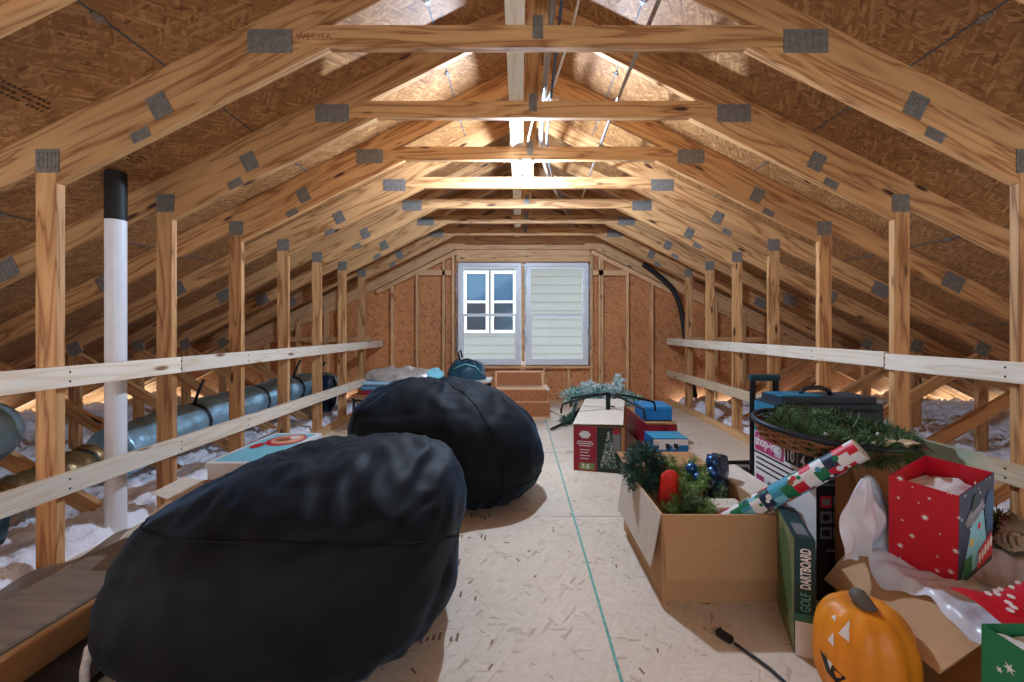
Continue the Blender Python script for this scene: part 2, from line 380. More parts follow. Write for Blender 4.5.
def roof_stamp(u, y, s, rows, n, seed, oval=False):
    b_ = MB(); r_ = random.Random(seed)
    for i in range(rows):
        for j in range(n):
            if r_.random() < 0.85:
                b_.box(((i - rows / 2) * 0.026, (j - n / 2) * 0.017, 0), (0.011, r_.uniform(0.006, 0.013), 0.002))
    if oval:
        b_ = MB()
        for k in range(24):
            a = 2 * PI * k / 24; b_.box((0.05 * math.cos(a), 0.13 * math.sin(a), 0), (0.008, 0.036, 0.002), math.atan2(math.cos(a) * 0.13, -0.05 * math.sin(a)) - PI / 2)
        for i in range(3):
            for j in range(8): b_.box(((i - 1) * 0.022, (j - 3.5) * 0.022, 0), (0.013, 0.014, 0.002))
    b_.build('grade_stamp', M_STAMP, ceiling, (XC + s * u, y, S(u) - 0.003), (0, s * ang, 0))
roof_stamp(2.0, 1.66, -1, 3, 14, 1); roof_stamp(2.05, 2.15, -1, 3, 14, 2); roof_stamp(1.83, 3.33, 1, 3, 8, 3, True); roof_stamp(1.85, 2.75, 1, 3, 8, 4, True); roof_stamp(0.95, 3.3, -1, 2, 7, 5)

# ---- wall with the windows (board, studs, headers)
WX0, WX1, WZ0, WZ1 = -0.865, 0.985, 0.54, 1.99   # both windows' outer edges
gw = MB()
yb0, yb1 = GY + 0.09, GY + 0.102
def wall_poly(pts): gw.prism(pts, yb0, yb1)
wall_poly([(XC - UE, S(UE)), (XC - UE, -0.2), (WX0, -0.2), (WX0, S(WX0 - XC))])
wall_poly([(WX1, S(WX1 - XC)), (WX1, -0.2), (XC + UE, -0.2), (XC + UE, S(UE))])
wall_poly([(WX0, WZ0), (WX0, -0.2), (WX1, -0.2), (WX1, WZ0)])
wall_poly([(WX0, S(WX0 - XC)), (WX0, WZ1), (WX1, WZ1), (WX1, S(WX1 - XC)), (XC, S(0))])
wall = tag(gw.build('wall_back', M_GABLE), 'strand board gable wall with bare studs around the two windows', kind='structure')
def stud(x, z0, z1, w=0.038, d=0.089, y=None):
    L_ = z1 - z0
    MB().box((L_ / 2, 0, 0), (L_, d, w)).build('stud', M_STUD, wall, (x, (GY + d / 2) if y is None else y, z0), (0, -PI / 2, 0))
def hboard(x0, x1, z, w, d=0.089, name='blocking'):
    MB().box(((x1 - x0) / 2, 0, 0), (x1 - x0, d, w)).build(name, M_STUD, wall, (x0, GY + d / 2, z))
rk = lambda x: min(L2(x - XC) - 0.10, 2.17)
for px in (392, 417, 443.5, 453, 591.5, 600, 602, 627.5, 652):
    x = (px - 519) * (GY / FPX)
    stud(x, 0.04, rk(x))
for x in (-2.75, -3.15, -3.6, 2.8, 3.2, 3.7): stud(x, 0.0, L1(x - XC))
for x in (WX0 + 0.24, 0.03, 0.075, WX0 + 0.60 + 0.62, WX1 - 0.28): stud(x, 0.04, WZ0 - 0.05)
hboard(WX0 - 0.02, WX1 + 0.02, WZ0 - 0.03, 0.038, name='rough_sill')
hboard(WX0 - 0.02, WX1 + 0.02, WZ1 + 0.10, 0.17, 0.06, 'header')
hboard(WX0 - 0.10, WX1 + 0.10, WZ1 + 0.222, 0.06, 0.089, 'header')
hboard(WX0 - 0.10, WX1 + 0.10, WZ1 + 0.33, 0.11, 0.04, 'header')
hboard(XC - UK, XC + UK, 0.019, 0.038, name='sole_plate')
for a, b in ((-1.433, -0.95), (1.04, 1.52)): hboard(a, b, 1.85, 0.075, 0.06)
for a, b in ((-3.6, -2.1), (2.25, 3.7)): hboard(a, b, 0.9, 0.07, 0.07)
for s in (-1, 1):                                        # sloping plates under the gable's chord, one each side
    u0, u1 = 0.95, 2.1
    L_ = math.hypot(u1 - u0, (u1 - u0) * 0.5)
    MB().box((L_ / 2, 0, 0), (L_, 0.089, 0.06)).build('rake_plate', M_STUD, wall, (XC + s * u0, GY + 0.045, L2(u0) - 0.07), (0, ang if s > 0 else PI - ang, 0))
    L_ = math.hypot(UE, UE * 0.5)
    MB().box((L_ / 2, 0, 0), (L_, 0.06, 0.24)).build('rake_plate', M_STUD, wall, (XC + s * 0.0, GY + 0.055, S(0) - 0.15), (0, ang if s > 0 else PI - ang, 0))

# ---- the attic's other end behind the viewer and the low eaves
bw = MB(); RX, RZ0, RZ1 = 0.88, 0.60, 1.90            # opening for the added rear window that daylights the near boxes
for s in (-1, 1): bw.prism([(XC + s * RX, S(RX)), (XC + s * RX, -0.2), (XC + s * UE, -0.2), (XC + s * UE, S(UE))], Y0 - 0.012, Y0)
bw.prism([(XC - RX, RZ0), (XC - RX, -0.2), (XC + RX, -0.2), (XC + RX, RZ0)], Y0 - 0.012, Y0); bw.prism([(XC - RX, S(RX)), (XC - RX, RZ1), (XC + RX, RZ1), (XC + RX, S(RX)), (XC, S(0))], Y0 - 0.012, Y0)
tag(bw.build('wall_front', M_GABLE), 'strand board gable wall at the other end of the attic', kind='structure')
for nm, s in (('wall_left', -1), ('wall_right', 1)):
    tag(MB().box((XC + s * (UE - 0.02), (Y0 + GY) / 2, S(UE) - 0.09), (0.03, GY - Y0 + 0.2, 0.22)).build(nm, M_STUD), 'low eave board where the roof meets the insulation', kind='structure')
# ---- windows
def window(n, x0, x1, label):
    w = bpy.data.objects.new('window_%d' % n, None); COL.objects.link(w); w.location = ((x0 + x1) / 2, GY + 0.05, WZ0); tag(w, label, kind='structure')
    W_, H_ = x1 - x0, WZ1 - WZ0
    f = MB(); t = 0.05
    f.box((0, 0, t / 2), (W_, 0.10, t)).box((0, 0, H_ - t / 2), (W_, 0.10, t))
    for s in (-1, 1): f.box((s * (W_ / 2 - t / 2), 0, H_ / 2), (t, 0.10, H_ - 2 * t))
    f.build('window_frame', M_FRAME, w, bevel=0.004)
    hm = H_ * 0.49
    for nm, z0, z1, y, tt in (('upper_sash', hm - 0.02, H_ - t, 0.02, 0.022), ('lower_sash', t, hm + 0.02, -0.018, 0.034)):
        s_ = MB(); w_ = W_ - 2 * t
        s_.box((0, y, z0 + tt / 2 + 0.003), (w_, 0.03, tt + 0.006)).box((0, y, z1 - tt / 2), (w_, 0.03, tt))
        for s in (-1, 1): s_.box((s * (w_ / 2 - tt / 2), y, (z0 + z1) / 2), (tt, 0.03, z1 - z0 - 2 * tt))
        so = s_.build(nm, M_FRAME, w, bevel=0.003)
        MB().box((0, y, (z0 + z1) / 2), (w_ - 2 * tt, 0.004, z1 - z0 - 2 * tt)).build('pane', M_GLASS, so)
    return w
XM = (WX0 + WX1) / 2
w1 = window(1, WX0, XM - 0.035, 'left double hung window looking at the twin windows next door')
w2 = window(2, XM + 0.035, WX1, 'right double hung window looking at bare grey siding')
MB().box((XM, GY + 0.035, (WZ0 + WZ1) / 2), (0.05, 0.07, WZ1 - WZ0 - 0.1)).build('mullion_stud', M_STUD, wall)
for x, zs in ((XM + 0.025, 1.99), (WX1 + 0.012, 1.95), (WX0 - 0.012, 1.97)):
    fm = MB()
    fm.grid(lambda u, v, x=x, zs=zs: (x + (u - 0.5) * (0.022 + 0.014 * math.sin(v * 9 + x)) + 0.010 * math.sin(v * 23), GY - 0.012 - 0.016 * abs(math.sin(v * 14 + u * 5)), zs - v * 1.25), 5, 24)
    fm.build('tape_strip', M_CLEAR, wall, smooth=True)

w3 = bpy.data.objects.new('window_3', None); COL.objects.link(w3); w3.location = (XC, Y0, RZ0); tag(w3, 'added window in the unseen rear gable, letting daylight onto the near boxes', kind='structure')  # unseen window, added to give the near boxes cool daylight
f = MB(); hh = RZ1 - RZ0
for z in (0.025, hh / 2, hh - 0.025): f.box((0, 0, z), (2 * RX, 0.08, 0.05))
for x in (-RX + 0.025, 0, RX - 0.025): f.box((x, 0, hh / 2), (0.05, 0.085, hh - 0.02))
f.build('window_frame', M_FRAME, w3)
MB().box((0, 0, hh / 2), (2 * RX - 0.06, 0.004, hh - 0.06)).build('pane', M_GLASS, w3)

# ---- house next door
HY = 10.8
hs = thing('neighbouring_house', 'grey lap sided house seen outside through both windows', 'house', (0, HY, -3))
sd = MB(); lap = 0.215
for k in range(27):
    z = k * lap; sd.prism([(-4.5, z), (4.5, z), (4.5, z + lap), (-4.5, z + lap)], 0.0, 0.03)
    i = len(sd.v) - 8
    for q in (i + 0, i + 1): sd.v[q] = (sd.v[q][0], -0.022, sd.v[q][2])
sd.build('siding', M_SIDING, hs)
MB().box((0, -0.15, 27 * lap + 0.05), (9.2, 0.5, 0.10)).build('eave', M_TRIMW, hs)
MB().prism([(-4.6, 27 * lap + 0.1), (4.6, 27 * lap + 0.1), (4.6, 27 * lap + 0.2), (-4.6, 27 * lap + 0.2)], -0.4, 3.0).build('roof', plain('far_roof_shingle', srgb(90, 84, 80), 0.9), hs)
for a0, a1 in ((464, 489), (491, 516)):
    x0, x1 = (a0 - 519) * HY / FPX, (a1 - 519) * HY / FPX
    z1, z0 = HC + 58 * HY / FPX + 3, HC - 4 * HY / FPX + 3
    f = MB(); t = 0.075
    f.box(((x0 + x1) / 2, -0.03, z0 + t / 2), (x1 - x0, 0.08, t)).box(((x0 + x1) / 2, -0.03, z1 - t / 2), (x1 - x0, 0.08, t))
    zm = HC + 27 * HY / FPX + 3
    f.box(((x0 + x1) / 2, -0.03, zm), (x1 - x0 - 2 * t, 0.07, 0.06))
    for x in (x0 + t / 2, x1 - t / 2): f.box((x, -0.03, (z0 + z1) / 2), (t, 0.08, z1 - z0 - 2 * t))
    fo = f.build('window', M_TRIMW, hs)
    MB().box(((x0 + x1) / 2, -0.027, (zm + z1) / 2), (x1 - x0 - 2 * t, 0.01, z1 - zm - t)).build('pane', M_NGLASS, fo)
    MB().box(((x0 + x1) / 2, -0.027, (zm + z0) / 2), (x1 - x0 - 2 * t, 0.01, zm - z0 - t)).build('pane', M_NBLIND, fo)

# ------------------------------------------------------------------ roof trusses
TH = 0.038
def member(name, pts, a, parent, y=0.0, th=TH, mat=None):
    p0 = Vector((pts[0][0], pts[0][1])); ca, sa = math.cos(a), math.sin(a)
    loc = []
    for p in pts:
        d = Vector(p) - p0; loc.append((d.x * ca + d.y * sa, -d.x * sa + d.y * ca))
    return MB().prism(loc, -th / 2, th / 2).build(name, mat or M_TRUSS, parent, (p0.x, y, p0.y), (0, -a, 0), bevel=0.002)
def plate(u, h, w, hgt, a, parent):
    m_ = MB().box((0, 0, 0), (w, 0.003, hgt))
    for i in range(5):
        for j in range(3): m_.box(((i - 2) * w / 5.6, -0.002, (j - 1) * hgt / 3.6), (w * 0.04, 0.003, hgt * 0.16))
    m_.build('nail_plate', M_PLATE, parent, (u, -TH / 2 - 0.0016, h), (0, -a, 0))
def make_truss():
    t = thing('roof_truss', '', 'roof truss')
    tie = member('tie_beam', [(-1.126, 2.25), (1.126, 2.25), (0.936, 2.345), (-0.936, 2.345)], 0, t)
    member('king_post', [(-0.0445, 2.345), (0.0445, 2.345), (0.0445, L1(0.0445)), (0, L1(0)), (-0.0445, L1(0.0445))], PI / 2, t)
    plate(0.0, 2.335, 0.045, 0.10, 0, t)
    for s in (1, -1):
        f = lambda pts: [(s * p[0], p[1]) for p in pts] if s > 0 else [(s * p[0], p[1]) for p in reversed(pts)]
        a = -ang if s > 0 else ang
        member('upper_chord', f([(0, S(0)), (0, L1(0)), (UE - 0.1, L1(UE - 0.1)), (UE - 0.1, S(UE - 0.1))]), a, t)
        member('lower_chord', f([(0.89, 2.25), (UK, L2(UK)), (UK, L1(UK)), (1.126, 2.25)]), a, t)
        member('knee_post', f([(UK, -0.2), (UK + 0.089, -0.2), (UK + 0.089, L1(UK + 0.089)), (UK, L1(UK))]), PI / 2, t)
        member('outer_post', f([(UO, -0.2), (UO + 0.089, -0.2), (UO + 0.089, L1(UO + 0.089)), (UO, L1(UO))]), PI / 2, t)
        member('diagonal_web', f([(UK + 0.089, -0.24), (UO, 0.74), (UO, 0.84), (UK + 0.089, -0.14)]), s * 0.52, t)
        plate(s * 1.14, 2.275, 0.19, 0.10, 0, t)
        plate(s * 1.61, 2.0, 0.085, 0.10, a, t)
        plate(s * 1.69, L2(1.69) + 0.026, 0.085, 0.045, a, t)
        plate(s * 2.085, 1.765, 0.10, 0.10, 0, t)
        plate(s * 3.0, L1(3.0) + 0.07, 0.15, 0.11, a, t)
        plate(s * 3.865, L1(3.865) + 0.0, 0.11, 0.11, a, t)
    return t
TY = [1.22 + 0.61 * i for i in range(8)]
TL = ['nearest roof truss, only its left chord cuts the top left corner',
      'first roof truss spanning the whole view, its tie beam along the top edge',
      'second full roof truss back, the one just in front of the lit bulb',
      'roof truss carrying the lit bare bulb on its tie beam',
      'roof truss directly behind the lit bare bulb',
      'third roof truss out from the window wall',
      'second roof truss out from the window wall',
      'roof truss closest to the window wall']
tr0 = make_truss()
for i, y in enumerate(TY):
    t = tr0 if i == 0 else copy_tree(tr0)
    t.location = (XC, y + TH / 2, 0); tag(t, TL[i], 'roof truss', 'attic roof trusses')

tie1 = [o for o in bpy.data.objects if o.get('label') == TL[1]][0]
text('WECIEA', 0.042, plain('pencil_mark', srgb(110, 74, 46), 0.8), tie1, (-1.03, -TH / 2 - 0.001, 2.28), (PI / 2, 0, 0), 'pencil_writing', -0.0008, 1.0)

# ---- boards along the trusses
def long_board(name, label, cat, x, z, y0, y1, w, th, mat, group=None, flat=False, parts=None):
    L_ = y1 - y0
    m_ = MB().box((L_ / 2, 0, 0), (L_, w if flat else th, th if flat else w))
    o = m_.build(name, mat, None, (x, y0, z), (0, 0, PI / 2), bevel=0.002)
    if label: tag(o, label, cat, group)
    return o
long_board('brace_board', 'flat brace board lying along the middle of all the tie beams', 'board', -0.017, 2.345 + 0.0195, 0.9, GY - 0.05, 0.082, 0.038, M_PALE, flat=True)
XL, XR = XC - UK + 0.0195 + 0.001, XC + UK - 0.0205
rails = [('upper left guard rail board, nearer length running out of the left edge', XL, 0.845, 0.9, 2.46, M_PALE),
         ('upper left guard rail board, farther length ending at the window wall', XL, 0.845, 2.465, GY - 0.005, M_PALE),
         ('lower left guard rail board passing behind the black bean bags', XL, 0.385, 0.9, GY - 0.005, M_PALE),
         ('upper right guard rail board, nearer length leaving the right edge', XR, 0.865, 0.9, 2.46, M_PALE),
         ('upper right guard rail board, farther length ending at the window wall', XR, 0.875, 2.465, GY - 0.005, M_PALE),
         ('lower right guard rail board with a faint green stain behind the gift bag', XR, 0.43, 1.2, GY - 0.005, M_STAINED)]
for lab, x, z, y0, y1, mt in rails:
    r = long_board('guard_rail', lab, 'guard rail', x, z, y0, y1, 0.089, 0.038, mt, 'guard rails on the knee posts')
    for yy in TY[1:]:
        if y0 < yy < y1:
            for dz in (-0.02, 0.02): MB().ball((0, 0, 0), 0.005, 8, sc=(1, 0.5, 1)).build('nail_head', M_BLACKM, r, (yy + TH / 2 - y0, 0.0195 if x > 0 else -0.0195, dz))
for s, x in ((-1, XC - UK - 0.03), (1, XC + UK + 0.03)):
    pass
for nm, x in (('trim_left', XC - UK + 0.02), ('trim_right', XC + UK - 0.02)):
    y0 = 3.1 if x < 0 else 2.8
    tag(MB().box(((GY - y0) / 2, 0, 0), (GY - y0 - 0.01, 0.038, 0.07)).build(nm, M_STUD, None, (x, y0, 0.036), (0, 0, PI / 2), bevel=0.002), kind='structure')

# ---- blown insulation either side
def insulation(s):
    m_ = MB()
    x0, x1 = XC + s * (UK - 0.05), XC + s * 5.25
    def fn(u, v):
        x = x0 + (x1 - x0) * u; y = 0.7 + (GY - 0.01 - 0.7) * v
        p = (x, y, 0)
        h = 0.01 + 0.10 * nz3(p, 1.3, 4) + 0.05 * nz3(p, 4.0, 1) + 0.04 * nz3(p, 12, 2) + 0.05 * abs(nz3(p, 24, 3))
        if abs(x - XC) < UK + 0.12: h = -0.10 if abs(x - XC) < UK + 0.085 else min(h, 0.02) - 0.03
        h += 0.14 * max(0, (u - 0.75) / 0.25)
        return (x, y, min(h + 0.02, S(x - XC) - 0.05))
    m_.grid(fn, 170, 340)
    o = m_.build('blown_insulation', M_INSUL, smooth=True)
    tag(o, 'pale fluffy loose insulation outside the %s guard rails' % ('left' if s < 0 else 'right'), 'insulation', kind='stuff')
insulation(-1); insulation(1)

# ------------------------------------------------------------------ light, conduits and cables under the ridge
lb = thing('bare_bulb_light', 'lit bare bulb in a white holder under a roof tie', 'light', (0.055, TY[3] + 0.019, 2.25))
MB().lathe([(0.0, 0.0), (0.052, 0.0), (0.055, -0.008), (0.048, -0.018), (0.028, -0.022), (0.022, -0.038), (0.0, -0.038)], 24).build('lamp_holder', M_WHITE, lb, smooth=True)
MB().lathe([(0.0, -0.038), (0.012, -0.038), (0.015, -0.046), (0.025, -0.062), (0.029, -0.078), (0.025, -0.095), (0.012, -0.107), (0.0, -0.109)], 20).build('bulb', M_BULB, lb, smooth=True)
def cable(name, label, cat, pts, r, mat, n=8, sub=6):
    P = [Vector(p) for p in pts]; out = []
    for i in range(len(P) - 1):
        a, b, c, d = P[max(0, i - 1)], P[i], P[i + 1], P[min(len(P) - 1, i + 2)]
        for k in range(sub):
            t = k / sub
            out.append(0.5 * ((2 * b) + (c - a) * t + (2 * a - 5 * b + 4 * c - d) * t * t + (3 * b - a - 3 * c + d) * t ** 3))
    out.append(P[-1])
    o = MB().tube(out, r, n).build(name, mat, smooth=True)
    if label: tag(o, label, cat)
    return o
cable('flexible_conduit', 'thick silvery flexible conduit running back beside the king posts', 'conduit', [(0.14, 1.0, 2.44), (0.14, 1.9, 2.41), (0.145, 2.5, 2.385), (0.16, 3.1, 2.38), (0.25, 3.7, 2.375), (0.42, 4.4, 2.37), (0.62, 5.2, 2.37), (0.8, 5.9, 2.37)], 0.017, M_EMT)
cable('electric_cable', 'blue grey cable bundled against the silvery conduit', 'cable', [(0.175, 1.0, 2.47), (0.175, 1.5, 2.42), (0.182, 2.5, 2.36), (0.20, 3.1, 2.36), (0.29, 3.7, 2.36), (0.465, 4.4, 2.36), (0.665, 5.2, 2.36), (0.845, 5.9, 2.36)], 0.0075, M_CABLEB)
cable('electric_cable', 'thin white cable drooping from the roof right of the conduit', 'cable', [(0.30, 1.3, 2.62), (0.26, 1.85, 2.48), (0.22, 2.1, 2.39), (0.17, 2.44, 2.372), (0.10, 2.7, 2.40), (0.06, 2.98, 2.35)], 0.006, M_CABLE)
cable('steel_conduit', 'straight thin steel conduit crossing above the ties on the right', 'conduit', [(0.555, 0.9, 2.362), (0.565, 2.5, 2.362), (0.60, 3.6, 2.362), (0.64, 4.5, 2.362)], 0.010, M_EMT)
bh = cable('black_hose', 'black corrugated hose hanging down the right end of the window wall', 'hose', [(1.72, 5.96, 1.95), (1.95, 5.97, 1.78), (2.17, 5.98, 1.55), (2.27, 5.99, 1.25), (2.32, 5.99, 0.9), (2.38, 6.0, 0.5), (2.46, 6.0, 0.1)], 0.035, M_BLACK, 10, 10)

# ------------------------------------------------------------------ left side: pipe and ducts
pp = thing('vent_pipe', 'white plastic vent pipe with a black painted top at the left rail', 'pipe', (-2.10, 2.24, 0))
MB().lathe([(0.0, -0.1), (0.0445, -0.1), (0.0445, 1.62), (0.0, 1.62)], 24).build('pipe', M_PVC, pp, smooth=False)
ro = random.Random(5)
pb = MB(); pb.grid(lambda u, v: ((0.0455 + 0.0006) * math.cos(2 * PI * u), 0.0461 * math.sin(2 * PI * u), 1.615 + v * 0.25), 32, 5, cu=True)
pb.build('painted_top', plain('black_paint', (0.01, 0.01, 0.01, 1), 0.6), pp, smooth=True)
def duct(name, label, pts, r, mat, straps=(), hang=(), bulge=0.06, seg=70):
    P = [Vector(p) for p in pts]; out = []
    sub = max(4, seg // (len(P) - 1))
    for i in range(len(P) - 1):
        a, b, c, d = P[max(0, i - 1)], P[i], P[i + 1], P[min(len(P) - 1, i + 2)]
        for k in range(sub):
            t = k / sub
            out.append(0.5 * ((2 * b) + (c - a) * t + (2 * a - 5 * b + 4 * c - d) * t * t + (3 * b - a - 3 * c + d) * t ** 3))
    out.append(P[-1])
    def rf(t):
        q = r * (1 + bulge * math.sin(t * 41) * 0.5 + 0.03 * math.sin(t * 97))
        for s in straps: q *= 1 - 0.22 * math.exp(-((t - s) / 0.022) ** 2)
        return q
    root = thing(name, label, 'air duct', (0, 0, 0))
    m_ = MB().tube(out, r, 24, rf=rf)
    o = m_.build('duct_sleeve', mat, root, smooth=True)
    for s, hz in zip(straps, hang):
        p = out[round(s * (len(out) - 1))]; q = out[min(len(out) - 1, round(s * (len(out) - 1)) + 1)]
        tdir = (q - p).normalized()
        band = [p + Vector((math.cos(a) * tdir.y, -math.cos(a) * tdir.x, math.sin(a))).normalized() * r * 0.83 for a in [2 * PI * k / 24 for k in range(25)]]
        b_ = MB().tube(band, 0.012, 6)
        if hz: b_.tube([p + Vector((0, 0, r * 0.8)), p + Vector((0.06, -0.03, r + (hz - r) * 0.5)), p + Vector((0.12, -0.06, hz))], 0.012, 6)
        b_.build('strap', M_BLACK, root, smooth=True)
    return root
duct('flex_duct', 'long blue silver foil duct strapped along behind the left rails', [(-2.62, 2.75, 0.24), (-2.6, 3.3, 0.30), (-2.6, 4.2, 0.34), (-2.58, 5.0, 0.36), (-2.5, 5.6, 0.32)], 0.165, M_FOIL, (0.30, 0.52, 0.72, 0.9), (0.34, 0.0, 0.34, 0.30))
duct('flex_duct', 'short gold brown foil duct lying between the pipe and nearest post', [(-2.62, 2.62, 0.25), (-2.57, 2.42, 0.23), (-2.56, 2.25, 0.21), (-2.58, 2.10, 0.20)], 0.10, M_FOILG, (0.15,), (0,), 0.1, 30)
duct('flex_duct', 'fat blue grey foil duct bulging at the left edge under the upper rail', [(-3.7, 2.6, 0.44), (-3.1, 2.4, 0.48), (-2.64, 2.05, 0.53), (-2.62, 1.6, 0.53)], 0.165, M_FOIL, (0.35,), (0.55,), 0.05, 40)
duct('flex_duct', 'dark crumpled foil duct end low at the left edge by the post', [(-2.30, 1.92, 0.20), (-2.42, 1.72, 0.22), (-2.50, 1.5, 0.22), (-2.55, 1.3, 0.22)], 0.105, plain('duct_foil_dark', srgb(60, 92, 112), 0.3, 0.7, 0.3, 14, bump=1.0, bscale=20), (), (), 0.14, 30)
pb_ = MB()
pb_.grid(lambda u, v: Vector((0.13 * math.cos(2 * PI * u) * (math.sin(PI * min(1, v * 0.92 + 0.06)) ** 0.4 + 0.12 * math.sin(u * 30 + v * 5)), 0.12 * math.sin(2 * PI * u) * (math.sin(PI * min(1, v * 0.92 + 0.06)) ** 0.4 + 0.1 * math.sin(u * 23)), 0.50 - 0.42 * v)), 36, 18, cu=True)
tag(pb_.build('plastic_bundle', M_PLB, None, (-2.27, 5.05, 0.0), smooth=True), 'dark blue plastic wrapped bundle behind the lower left rail near the bench', 'bundle')

# ------------------------------------------------------------------ bean bags
def bean_bag(name, label, c, rx, ry, H, topshift, n, seed, rot=0.0, seam_h=0.5, front=0.0, lean=0.0, piping=None, hc=0.44, seam_amp=0.0, low=1.0, seam_x=0.0):
    root = thing(name, label, 'bean bag', (c[0], c[1], 0), rot)
    def surf(th, ph):                    # ph from -1 (bottom) to 1 (top)
        cz = math.cos(ph * PI / 2); sz = math.sin(ph * PI / 2)
        pw = lambda q, e: math.copysign(abs(q) ** e, q)
        e = 2 / n
        x = rx * pw(cz, e) * pw(math.cos(th), 2 / 2.25); y = ry * pw(cz, e) * pw(math.sin(th), 2 / 2.25)
        zc = hc * H
        z = zc + (H - zc if sz > 0 else zc * 1.12) * pw(sz, e)
        x += topshift * (z - zc) * (1 if z > zc else low); y += front * (z - zc); z += lean * x * max(0, z) / H
        p = Vector((x, y, z)); q = p.normalized()
        d = 0.022 * nz3(p, 3.2, seed) + 0.016 * nz3((p.x * 1.6, p.y * 1.6, p.z * 0.8), 6.0, seed + 3) + 0.007 * nz3((p.x + p.z * 0.6, p.y, p.z * 2), 13.0, seed + 5)
        # radiating folds low down and near the crown
        k = max(0, 0.20 - z / H) * 0.10; d += k * math.sin(th * 26 + 5 * nz3(p, 2, seed))
        k = max(0, z / H - 0.72) * 0.16; d += k * (0.3 - 1.6 * abs(nz3((p.x * 5, p.y * 2.2, p.z), 2.2, seed + 9)))
        d -= 0.010 * max(0, 1 - abs(nz3((p.x, p.y * 1.3 + p.x * 0.5, p.z * 1.6), 3.0, seed + 17)) * 9)
        p += Vector((q.x, q.y, q.z * 0.6)) * d
        p.z = max(p.z, 0.002)
        return p
    m_ = MB().grid(lambda u, v: surf(2 * PI * u, -1 + 2 * v), 120, 70, cu=True)
    m_.build('bag_body', M_BLACKF, root, smooth=True, weld=True)
    pts = [surf(2 * PI * k / 90, seam_h + seam_amp * math.cos(2 * PI * k / 90 + PI / 2) - seam_x * math.cos(2 * PI * k / 90) + 0.01 * math.sin(k * 0.3)) * 1.001 for k in range(91)]
    MB().tube(pts, 0.0045, 6).build('seam', M_BLACKS, root, smooth=True)
    if piping:
        for th in piping:
            pts = [surf(th + 0.05 * math.sin(3 * v), -0.55 + 1.5 * v) * 1.001 for v in [k / 40 for k in range(41)]]
            MB().tube(pts, 0.004, 6).build('piping', M_BLACKS, root, smooth=True)
    return root
bean_bag('bean_bag', 'large black bean bag nearest the viewer in front of the left rail', (-0.775, 1.56), 0.56, 0.50, 0.605, 0.24, 2.8, 1.3, 0.0, 0.12, 0.05, 0.12, seam_amp=0.24, low=-0.12, seam_x=0.13)
bean_bag('bean_bag', 'black bean bag slumped on the floor behind the larger bean bag', (-0.47, 2.78), 0.61, 0.44, 0.725, -0.26, 2.35, 5.1, -0.1, -0.25, 0.10, 0.0, piping=(PI * 1.70, PI * 1.22))

# ------------------------------------------------------------------ boxes: helpers
def carton(name, label, cat, loc, rz, w, d, h, mat, open_top=False, th=0.006, cavity=True, extra=None):
    """cardboard box standing on its base centre; open ones are real shells"""
    root = thing(name, label, cat, loc, rz)
    b_ = MB()
    if open_top:
        b_.box((0, 0, th / 2), (w, d, th))
        b_.box((0, -d / 2 + th / 2, h / 2 + th / 2), (w, th, h - th)).box((0, d / 2 - th / 2, h / 2 + th / 2), (w, th, h - th))
        b_.box((-w / 2 + th / 2, 0, h / 2 + th / 2), (th, d - 2 * th, h - th)).box((w / 2 - th / 2, 0, h / 2 + th / 2), (th, d - 2 * th, h - th))
        b_.build('carton', mat, root)
    else:
        b_.box((0, 0, h / 2), (w, d, h)); b_.build('carton', mat, root, bevel=0.003)
    return root
def flap(root, hinge0, hinge1, out, length, mat, name='flap', taper=0.015, th=0.004):
    """flap hinged on hinge0-hinge1, going along the unit vector out for length"""
    a, b, o = Vector(hinge0), Vector(hinge1), Vector(out).normalized()
    ax = (b - a).normalized(); nrm = ax.cross(o).normalized() * th
    q = [a, b, b + o * length - ax * taper, a + o * length + ax * taper]
    m_ = MB(); i = [p for p in q] + [p + nrm for p in q]
    m_.v = [tuple(p) for p in i]; m_.f = [[0, 1, 2, 3], [7, 6, 5, 4], [0, 4, 5, 1], [1, 5, 6, 2], [2, 6, 7, 3], [3, 7, 4, 0]]; m_.m = [0] * 6
    return m_.build(name, mat, root)
def needles(path, n, ln, r, seed, w=0.004):
    """sprays of needles round a path of points"""
    m_ = MB(); r_ = random.Random(seed); K = len(path)
    for i in range(n):
        t = r_.uniform(0, K - 1.001); k = int(t); p = Vector(path[k]).lerp(Vector(path[k + 1]), t - k)
        d = Vector((r_.gauss(0, 1), r_.gauss(0, 1), r_.gauss(0, 1))).normalized()
        o = p + d * r * r_.random() ** 0.5
        d2 = (d + 0.6 * Vector((r_.gauss(0, 1), r_.gauss(0, 1), r_.gauss(0, 1)))).normalized()
        sd_ = d2.cross(Vector((r_.gauss(0, 1), r_.gauss(0, 1), 1))).normalized() * w
        e = o + d2 * ln * r_.uniform(0.6, 1.2)
        m_.poly([o - sd_, o + sd_, e + sd_ * 0.4, e - sd_ * 0.4])
    return m_
def ring(c, r, n=24, rx=1, ry=1, tilt=0, rz=0):
    R = Euler((tilt, 0, rz)).to_matrix(); c = Vector(c)
    return [c + R @ Vector((r * rx * math.cos(2 * PI * k / n), r * ry * math.sin(2 * PI * k / n), 0)) for k in range(n + 1)]

